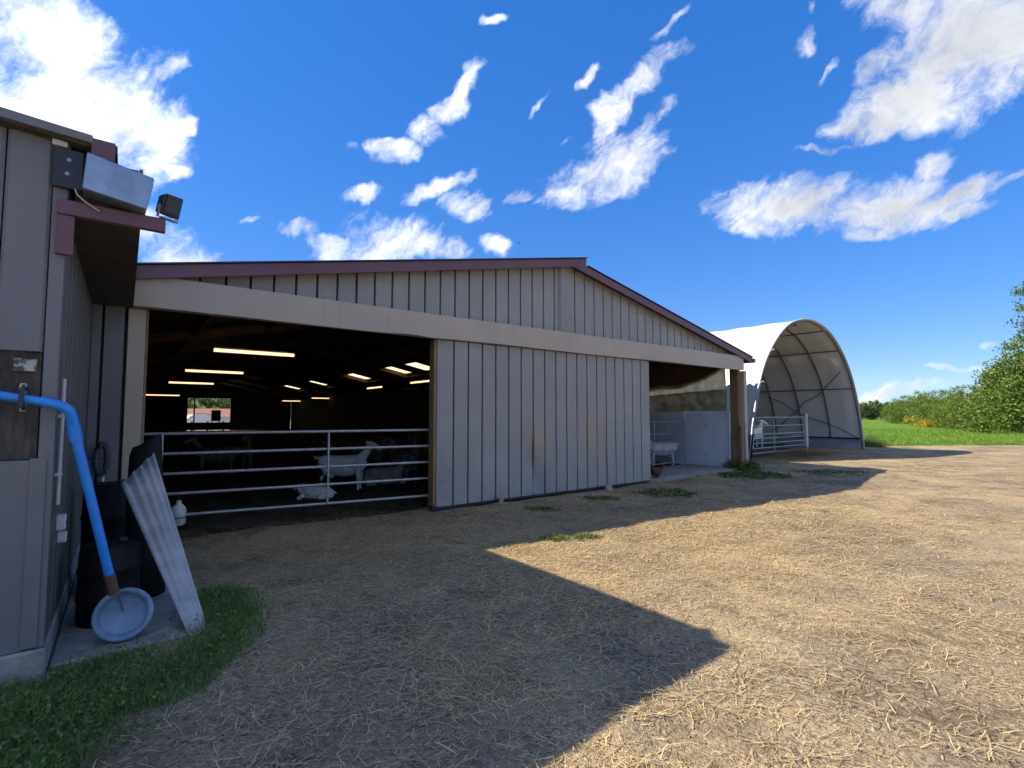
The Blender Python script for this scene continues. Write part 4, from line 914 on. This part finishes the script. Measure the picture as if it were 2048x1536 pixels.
def make_tree(name, mat_leaf, blobs, n, leaf, trunk_h, trunk_r, seed, shell=.55):
    rng = np.random.default_rng(seed); C = crown_points(n, blobs, rng, shell); C[:, 2] = np.maximum(C[:, 2], .1)
    L = leaf*(.6+.8*rng.random(len(C))); tone = np.clip(.5 + .22*rng.normal(size=len(C)) + .25*(vnoise(C[:, 0]*.9+seed, C[:, 2]*.9+C[:, 1]*.7)-.5)*2, 0, 1)
    crown = quads_mesh('crown', leaf_quads(C, L, L*.55, rng), tone, mat_leaf)
    mb = MB(); mb.tube([(0, 0, -.1), (.05, .02, trunk_h*.5), (0, .05, trunk_h)], [trunk_r, trunk_r*.75, trunk_r*.5], 9)
    for b_ in blobs:
        q = Vector(b_[:3]); s_ = Vector((0, .03, trunk_h*(.55+.4*rng.random()))); md_ = (s_+q)/2 + Vector((0, 0, .15))
        mb.tube([s_, md_, q, q + (q-s_)*.08], [trunk_r*.45, trunk_r*.3, trunk_r*.16, trunk_r*.04], 6)
        for _ in range(4):
            e = q + Vector(rng.normal(size=3)) * float(np.mean(b_[3:6])) * .6; mb.tube([md_, (md_+e)/2 + Vector((0, 0, .1)), e], [trunk_r*.18, trunk_r*.1, trunk_r*.03], 5)
    return crown, mb.mesh('trunk', M['bark'])
def plant_tree(variant, name, label, cat, x, y, s=1.0, sz=1.0, rot=0, group=None, z=0):
    t = thing_xy(name, label, cat, x, y, z, rot, group); t.scale = (s, s, s*sz); part('crown', variant[0], t); part('trunk', variant[1], t); return t
BUSH = [make_tree('bush', M['leaf_hedge'], [(0,0,1.6,1.9,1.7,1.5),(.9,.3,2.6,1.2,1.1,1.1),(-.9,-.3,2.4,1.3,1.2,1.2),(0,.4,3.4,1.0,1.0,.9),(1.4,-.5,1.0,1.3,1.2,1.0),(-1.5,.2,.9,1.3,1.2,1.0)], 13000, .062, 2.4, .10, 3),
        make_tree('bush', M['leaf_hedge'], [(0,0,1.4,2.2,1.7,1.4),(-1.1,.2,2.3,1.2,1.1,1.0),(1.0,0,2.8,1.2,1.1,1.2),(.2,-.3,3.6,.8,.8,.8),(-.4,-1,.8,1.6,1.0,.9)], 13000, .06, 2.4, .10, 5),
        make_tree('bush', M['leaf_hedge'], [(0,0,1.7,1.7,1.7,1.7),(.7,.7,2.9,1.1,1.1,1.2),(-.8,-.6,3.1,1.0,1.0,1.0),(1.2,-.8,1.2,1.2,1.1,1.1),(-1.2,.8,1.0,1.2,1.1,1.0),(.0,0,4.1,.6,.6,.7)], 13000, .062, 2.6, .10, 9)]
TREE = make_tree('tree', M['leaf_tree'], [(0,0,9.5,2.6,2.4,2.2),(-3.2,-.6,8.2,2.0,1.8,1.3),(2.8,.5,8.5,2.2,2.0,1.6),(-2.4,-1.0,10.6,1.6,1.5,1.0),(.8,.6,12.2,2.0,1.8,1.4),(-4.3,.4,6.6,1.2,1.1,.6),(-3.8,-.8,11.6,1.1,1.0,.6),(-1.8,.4,12.9,1.2,1.1,.7),(-.6,-.5,6.6,2.2,2.0,1.2)], 3800, .12, 7.0, .30, 13, .35)
FAR = [make_tree('tree', M['leaf_far'], [(0,0,2.4,3.6,3.0,2.2),(1.9,.5,3.6,2.2,2.1,1.8),(-2.1,0,3.2,2.4,2.2,1.8),(.2,0,5.2,1.9,1.8,1.5)], 3000, .24, 2.4, .22, 17),
       make_tree('tree', M['leaf_far'], [(0,0,3.0,3.4,2.8,2.2),(2.4,.2,3.2,2.2,2.0,1.6),(-2.4,0,3.6,2.2,2.0,1.9)], 2600, .24, 2.6, .2, 19)]
GORSE = make_tree('gorse', M['gorse'], [(0,0,.9,1.6,1.3,.8),(1.2,.1,.7,1.1,1.0,.6)], 1500, .10, .7, .05, 23)
ordn = ['rightmost', 'second from the right', 'third from the right', 'fourth from the right', 'fifth from the right', 'sixth from the right', 'seventh from the right', 'eighth from the right', 'ninth from the right', 'tenth from the right', 'eleventh from the right', 'twelfth from the right', 'thirteenth from the right', 'fourteenth from the right']
hedge = [(2066, 40, 1.75), (2034, 43, 1.55), (2006, 47, 1.22), (1977, 49, 1.08), (1946, 51, 1.04), (1918, 54, 1.02), (1893, 58, 1.02), (1868, 64, 1.05), (1840, 74, 1.1), (1812, 84, 1.1), (1786, 96, 1.05)]
for i, (px, Y, s_) in enumerate(hedge):
    X = (px - 1024) / F_PX * Y * 1.0
    plant_tree(BUSH[i % 3], 'hedge_shrub', 'bushy bright green hedge shrub along the meadow, ' + ordn[i], 'shrub', X, Y, s_, 1.0, i*1.3, 'shrubs in the hedge beyond the meadow')
plant_tree(TREE, 'tree', 'tall sparse leafy tree rising at the right edge of the picture', 'tree', (2098-1024)/F_PX*47, 47, 1.0, 1.05, .4)
for i, (px, Y, s_) in enumerate([(1858, 150, 1.05), (1838, 165, 1.0), (1818, 175, 1.05), (1798, 190, 1.0), (1778, 175, .95), (1760, 160, 1.05), (1742, 150, .95), (1722, 150, 1.05)]):
    plant_tree(FAR[i % 2], 'far_tree', 'small distant tree on the horizon beside the tunnel shed, ' + ordn[i], 'tree', (px-1024)/F_PX*Y, Y, s_, 1.0, i*.9, 'distant trees on the horizon')
for i, (px, Y, lb) in enumerate(((1838, 66, 'yellow flowering gorse bush at the end of the meadow'), (1856, 60, 'smaller yellow gorse bush in front of the hedge'))):
    plant_tree(GORSE, 'gorse_bush', lb, 'bush', (px-1024)/F_PX*Y, Y, 1.0 - .3*i, .9, i, 'gorse bushes')

# ------------------------------------------------------------------ seen through the far end of the barn
M['hill'] = mat('hillside', (.10, .16, .035), (.06, .11, .025), rough=1, scale=.2, bump=.3, bscale=2)
HZ = 24.0
hx_ = np.linspace(-90, 150, 25); hy_ = np.linspace(0, 90, 12)
vs = [tuple(W(a, 150 + b_, -.5 + HZ*math.sin(min(1, b_/70)*math.pi/2)*(.75+.25*math.sin(a*.05)))) for a in hx_ for b_ in hy_]
fs = [(i*12+j, (i+1)*12+j, (i+1)*12+j+1, i*12+j+1) for i in range(24) for j in range(11)]
tag(MB().add(vs, fs, True).build('hill', M['hill']), 'wooded green hillside seen through the far barn doorway', 'hill', kind='structure')
k_ = 0
for row in range(3):
    for c_ in range(4):
        u_ = 9 + c_*8.5 + row*3; v_ = 153 + row*16; p_ = W(u_, v_)
        plant_tree(FAR[k_ % 2], 'hill_tree', 'tree on the hillside seen through the far barn doorway', 'tree', p_[0], p_[1], 1.15, 1.0, k_*.8, 'trees on the hillside beyond the barn', -.5 + HZ*math.sin(min(1, (v_-150)/70)*math.pi/2)*.8); k_ += 1
ho = thing('farm_shed', 'low red-roofed white shed seen through the far barn doorway', 'shed', 9.5, 92)
MB().box(-5.5, 5.5, -2.5, 2.5, 0, 1.15).build('wall', M['white_wall'], ho)
MB().vprism([(-5.8, -2.8), (5.8, -2.8), (5.8, 0), (5.8, 2.8), (-5.8, 2.8), (-5.8, 0)], lambda u: 1.152, lambda u: 1.2)
mb = MB(); mb.add([(-5.8,-2.8,1.16),(5.8,-2.8,1.16),(5.8,2.8,1.16),(-5.8,2.8,1.16),(-5.8,0,2.6),(5.8,0,2.6)], [(0,1,5,4),(2,3,4,5),(0,4,3),(1,2,5),(3,2,1,0)]); mb.build('roof', M['tile_red'], ho)
gt = thing('white_tunnel', 'small white tunnel house seen through the far barn doorway', 'greenhouse', 3.6, 66)
ar = [(1.9*math.cos(a), 1.75*math.sin(a)) for a in np.linspace(0, math.pi, 15)]
vs = [(a, v_, z_) for v_ in (-.2, 6) for a, z_ in ar]; n_ = len(ar)
MB().add(vs, [(i, i+1, n_+i+1, n_+i) for i in range(n_-1)] + [tuple(range(n_)), tuple(reversed(range(n_, 2*n_)))], False).build('cover', M['white_wall'], gt)
for v_ in (-.22, 2, 4): MB().tube([(a*1.01, v_, z_*1.01) for a, z_ in ar], .03, 6).build('hoop', M['hoop'], gt)
bx = thing('feeder', 'dark feeder standing in front of the far barn doorway', 'feeder', 2.55, 45.5)
MB().box(-.35, .35, -.3, .3, 1.0, 2.0).build('hopper', M['lampbody'], bx, .03)
for x_ in (-.3, .3): MB().bar((x_, 0, 0), (x_, 0, 1.0), .06, .06).build('leg', M['lampbody'], bx)
rk = thing('hay_rack', 'dark hay rack across the barn below the far doorway', 'rack', 2.4, 40)
MB().box(-4.5, 4.5, -.05, .05, .35, .95).build('board', M['wood_dark'], rk)
for x_ in np.arange(-4.4, 4.5, 1.1): MB().box(x_-.05, x_+.05, -.1, .1, 0, 1.05).build('stake', M['wood_dark'], rk)

# ------------------------------------------------------------------ grass, weeds, straw
def in_poly(X, Y, poly):
    ins = np.zeros(len(X), bool); n = len(poly)
    for i in range(n):
        x0, y0 = poly[i]; x1, y1 = poly[(i+1) % n]
        c = ((y0 > Y) != (y1 > Y)) & (X < (x1-x0)*(Y-y0)/(y1-y0+1e-12) + x0); ins ^= c
    return ins
edge_px = [(150, 1536), (190, 1490), (300, 1452), (400, 1392), (462, 1335), (505, 1275), (512, 1225), (480, 1190), (430, 1185), (392, 1225)]
poly = [tuple(gnd(*q)[:2]) for q in edge_px] + [tuple(W(-3.62, -3.1)[:2]), tuple(W(-4.40, -3.14)[:2]), tuple(W(-4.40, -3.27)[:2]), tuple(W(-6.5, -3.27)[:2]), tuple(W(-6.5, -5.0)[:2]), (-2.0, 1.2)]
rng = np.random.default_rng(21)
pm = np.array(poly); lo, hi = pm.min(0), pm.max(0)
C = lo + rng.random((150000, 2))*(hi-lo); jit = (rng.normal(size=C.shape))*.075*(.4+1.2*fbm(C[:, 0]*4, C[:, 1]*4))[:, None]
C = C[in_poly(C[:, 0]+jit[:, 0], C[:, 1]+jit[:, 1], poly)]
C = C[fbm(C[:, 0]*2.2, C[:, 1]*2.2) + .25*rng.random(len(C)) > .40]
if len(C) > 52000: C = C[:52000]
zc = ground_z(C[:, 0], C[:, 1]); hgt = .5 + 1.1*fbm(C[:, 0]*3+4, C[:, 1]*3)
nb = int(len(C)*.68)
B = np.concatenate([C[:nb], zc[:nb, None]], 1); Hh = (.025 + .07*rng.random(nb)**1.6)*hgt[:nb]
V1 = blade_quads(B, Hh, .0018 + .0016*rng.random(nb), .3 + .7*rng.random(nb), rng); t1 = np.clip(.45 + .25*rng.normal(size=nb), 0, 1); t1 = np.concatenate([t1, np.clip(t1+.08, 0, 1)])
C2 = C[nb:]; z2 = zc[nb:] + (.008 + .065*rng.random(len(C2)))*hgt[nb:]; L2 = .006 + .009*rng.random(len(C2))
V2 = leaf_quads(np.concatenate([C2, z2[:, None]], 1), L2, L2*.62, rng, .55); t2 = np.clip(.35 + 2.6*(z2-zc[nb:]) + .22*rng.normal(size=len(C2)), 0, 1)
tag(addobj('grass', quads_mesh('grass', np.concatenate([V1, V2]), np.concatenate([t1, t2]), M['grass'])), 'low green grass and weeds along the foot of the lean-to', 'grass', kind='stuff')
# meadow blades
n = 70000; X = 13 + rng.random(n)*40; T = rng.random(n)**1.8*26; Y = field_edge(X) + T - .1
B = np.stack([X, Y, ground_z(X, Y)], -1); H = (.10 + .22*rng.random(n))*(.4 + fbm(X*.5, Y*.5))*np.clip(.45+T/2.0, .4, 1)
V = blade_quads(B, H, .006 + .008*rng.random(n), .2 + .5*rng.random(n), rng)[:, :, :]; tn = np.clip(.2 + .6*fbm(X*.8+3, Y*.8) + .2*rng.normal(size=n), 0, 1)
tag(addobj('meadow_grass', quads_mesh('meadow_grass', V, np.concatenate([tn, np.clip(tn+.1, 0, 1)]), M['meadow'])), 'rough grass blades of the meadow beyond the yard', 'grass', kind='stuff')
# weed clumps near the barn
def weed_clump(label, x, y, r, h, n, leafy=False, seed=0, cat='weed'):
    rng_ = np.random.default_rng(seed + 100); a = rng_.random(n)*2*np.pi; q = r*np.sqrt(rng_.random(n))*(.6+.4*np.sin(a*3+seed)**2)
    bx_, by_ = q*np.cos(a)*1.25, q*np.sin(a)
    B = np.stack([bx_, by_, ground_z(x+bx_, y+by_)], -1); fall = 1 - .6*(q/r)
    H = h*(.4+.7*rng_.random(n))*fall
    V = blade_quads(B, H, .003+.003*rng_.random(n), .3+.7*rng_.random(n), rng_); tn = np.clip(.5+.25*rng_.normal(size=n), 0, 1); tn = np.concatenate([tn, tn])
    if leafy:
        m = n*2; k = rng_.integers(0, n, m); C = B[k] + np.stack([rng_.normal(size=m)*.05, rng_.normal(size=m)*.05, H[k]*(.2+.9*rng_.random(m))], -1)
        L = .018+.022*rng_.random(m); V = np.concatenate([V, leaf_quads(C, L, L*.6, rng_, .4)]); tn = np.concatenate([tn, np.clip(.4+.25*rng_.normal(size=m), 0, 1)])
    o = addobj('weed_clump', quads_mesh('weed_clump', V, tn, M['weed'])); o.location = (x, y, 0); tag(o, label, cat, 'weed clumps in the yard')
weeds = [('grass tuft at the shadow edge, left one of two sunlit tufts', 1110, 1078, .17, .09, 500, False), ('grass tuft at the shadow edge, right one of two sunlit tufts', 1172, 1076, .20, .08, 550, False),
 ('green weed patch in the shade near the hen', 1335, 987, .60, .06, 300, True), ('dark leafy weeds at the foot of the wooden column', 1484, 940, .45, .45, 650, True),
 ('low green weeds right of the barn corner', 1510, 953, .8, .12, 800, True), ('flat green weed patch in front of the tunnel shed gate', 1655, 946, .9, .06, 260, True),
 ('weeds beside the pale wooden door stop', 1085, 1022, .24, .05, 90, True), ('small weed patch under the middle of the sliding door', 1205, 1000, .34, .05, 110, True), ('weeds by the right foot of the tunnel shed', 1738, 893, .7, .7, 900, True),
 ('scattered weeds under the wide gate', 700, 1030, .45, .07, 500, False)]
for i, (lb, px, py, r_, h_, n_, lf) in enumerate(weeds):
    g_ = gnd(px, py); weed_clump(lb, g_[0], g_[1], r_, h_, n_, lf, i)
# straw
def strands(n, X, Y, rng, lmin, lmax, wd, lift):
    Lh = (lmin + (lmax-lmin)*rng.random(n)**2.6)/2; an = rng.random(n)*np.pi + .35*np.sin(X*2+Y); d = np.stack([np.cos(an), np.sin(an), np.zeros(n)], -1); s = np.stack([-np.sin(an), np.cos(an), np.zeros(n)], -1)
    bend = (rng.normal(size=n)*.22)[:, None]*Lh[:, None]*s; tilt = np.zeros((n, 3)); tilt[:, 2] = rng.normal(size=n)*.05*Lh*2
    wv = s*(wd*(.6+.8*rng.random(n)))[:, None]
    c = np.stack([X, Y, ground_z(X, Y) + .004 + lift*rng.random(n)], -1); mid = c + bend; mid[:, 2] += .25*np.abs(rng.normal(size=n))*Lh*.25
    a = c - d*Lh[:, None] - tilt; b = c + d*Lh[:, None] + tilt
    for e in (a, b): e[:, 2] = np.maximum(e[:, 2], ground_z(e[:, 0], e[:, 1]) + .002)
    return np.concatenate([np.stack([a - wv, a + wv, mid + wv, mid - wv], 1), np.stack([mid - wv, mid + wv, b + wv, b - wv], 1)])
def straw_field(n, rmin, rmax, power, rng):
    r = rmin*(rmax/rmin)**(rng.random(n)**power); az = np.radians(-54 + 110*rng.random(n)); X = r*np.sin(az); Y = r*np.cos(az)
    u_, v_ = uv_of(X, Y); ok = (Y < field_edge(X) - .2) & ~((u_ < SU+.05) & (v_ > SV-.1)) & ~((u_ < -3.58) & (v_ > -3.15) & (v_ < 0)) & ~((u_ > -4.2) & (u_ < 10.3) & (v_ > 7)) & ~in_poly(X, Y, poly)
    ok &= ~((u_ > -.1) & (u_ < 5.7) & (v_ > -.1) & (v_ < .15)) & (v_ < 9)
    den = np.clip((fbm(X*.55+11, Y*.55+2) - .36)*3.2, .08, 1.0) * np.clip((fbm(X*2.3, Y*2.3+8) - .25)*2.4, .05, 1)
    den *= np.clip(.20 + (r - 2.5)*.10, .20, 1.0) * (1 - .65*rut(u_, v_)) * (1 - .6*np.clip((u_ - 2)/6, 0, 1)*np.clip((-v_ - 2.5)/2, 0, 1))
    pile = np.exp(-(((u_+.9)/2.2)**2 + ((v_+1.6)/1.3)**2)) + .8*np.exp(-(((u_-3)/4.0)**2 + ((v_+3.6)/1.5)**2))
    ok &= rng.random(n) < np.clip(den + pile*.6, 0, 1)
    return X[ok], Y[ok], den[ok]
rng = np.random.default_rng(33)
X, Y, dn = straw_field(720000, 1.9, 30, .72, rng); n = len(X); far_ = np.clip(np.hypot(X, Y)/6.5, .85, 2.6)
V = strands(n, X, Y, rng, .025, .19, .0019*far_, .012); tn = np.clip(.50 + .26*rng.normal(size=n), 0, 1); tn = np.concatenate([tn, tn])
X2, Y2, _ = straw_field(14000, 1.9, 16, .7, rng); n2 = len(X2)      # long single stalks
V2 = strands(n2, X2, Y2, rng, .08, .26, np.full(n2, .0021), .015); t2_ = np.clip(.62 + .2*rng.normal(size=n2), 0, 1)
V = np.concatenate([V, V2]); tn = np.concatenate([tn, t2_, t2_])
tag(addobj('straw', quads_mesh('straw', V, tn, M['straw'])), 'loose golden straw scattered over the whole yard', 'straw', kind='stuff')
# clods and grit
r = 1.9*(14/1.9)**rng.random(9000); az = np.radians(-50 + 102*rng.random(9000)); X, Y = r*np.sin(az), r*np.cos(az); u_, v_ = uv_of(X, Y)
ok = (v_ < -.2) & ~((u_ < -3.55) & (v_ > -3.3)) & ~((u_ < SU) & (v_ > SV-.1)); X, Y = X[ok], Y[ok]; n = len(X)
C = np.stack([X, Y, ground_z(X, Y)], -1); S = (.004 + .012*rng.random(n)**4)[:, None]
ex, ey, ez = [unit(rng.normal(size=(n, 3))*.35 + np.array(b_))*S for b_ in ((1, 0, 0), (0, 1, 0), (0, 0, .8))]
T_ = C + ez; Q = [C+ex, C+ey, C-ex, C-ey]
V = np.concatenate([np.stack([Q[i], Q[(i+1) % 4], T_, T_ + 1e-5], 1) for i in range(4)]); tn = np.tile(np.clip(.45+.28*rng.normal(size=n), 0, 1), 4)
tag(addobj('grit', quads_mesh('grit', V, tn, M['pebble'])), 'small clods and grit on the bare yard earth', 'grit', kind='stuff')
# spoiled hay heap in front of the tunnel gate
n = 9000; pu = 16.6 + rng.normal(size=n)*1.5; pv = 1.35 + rng.normal(size=n)*.42; hgt = .34*np.exp(-((pu-17.2)/1.3)**2 - ((pv-1.4)/.5)**2)*(.6+.8*fbm(pu*2, pv*2))
Pw = P0[None, :] + pu[:, None]*D1 + pv[:, None]*D2
V = strands(n, Pw[:, 0], Pw[:, 1], rng, .06, .26, np.full(n, .006), .02); V[:, :, 2] += np.tile(hgt*rng.random(n)**.4, 2)[:, None]
tag(addobj('hay_heap', quads_mesh('hay_heap', V, np.tile(np.clip(.25+.2*rng.normal(size=n), 0, 1), 2), M['straw'])), 'trampled heap of hay spilling under the tunnel shed gate', 'hay', kind='stuff')
# birds far up
for lb, px, py, dist, sp in (('small dark bird flying above the barn ridge', 1038, 486, 46, .34), ('tiny dark bird in the clear sky right of the barn', 1395, 578, 60, .22)):
    r_ = ray(px, py); p_ = np.array([0, 0, CAM_H]) + r_*dist; b_ = thing_xy('bird', lb, 'bird', p_[0], p_[1], p_[2], .4)
    MB().tube([(-.5*sp, 0, 0), (-.2*sp, 0, 0), (.25*sp, 0, 0), (.4*sp, 0, 0)], [.01, .05*sp*1.6, .05*sp*1.6, .01], 8).build('body', M['lampbody'], b_)
    for sg in (-1, 1): MB().hexa([(-.1*sp, 0, -.005), (.15*sp, 0, -.005), (.05*sp, sg*sp*.7, .1*sp), (-.05*sp, sg*sp*.7, .1*sp), (-.1*sp, 0, .006), (.15*sp, 0, .006), (.05*sp, sg*sp*.7, .1*sp+.006), (-.05*sp, sg*sp*.7, .1*sp+.006)]).build('wing', M['lampbody'], b_)
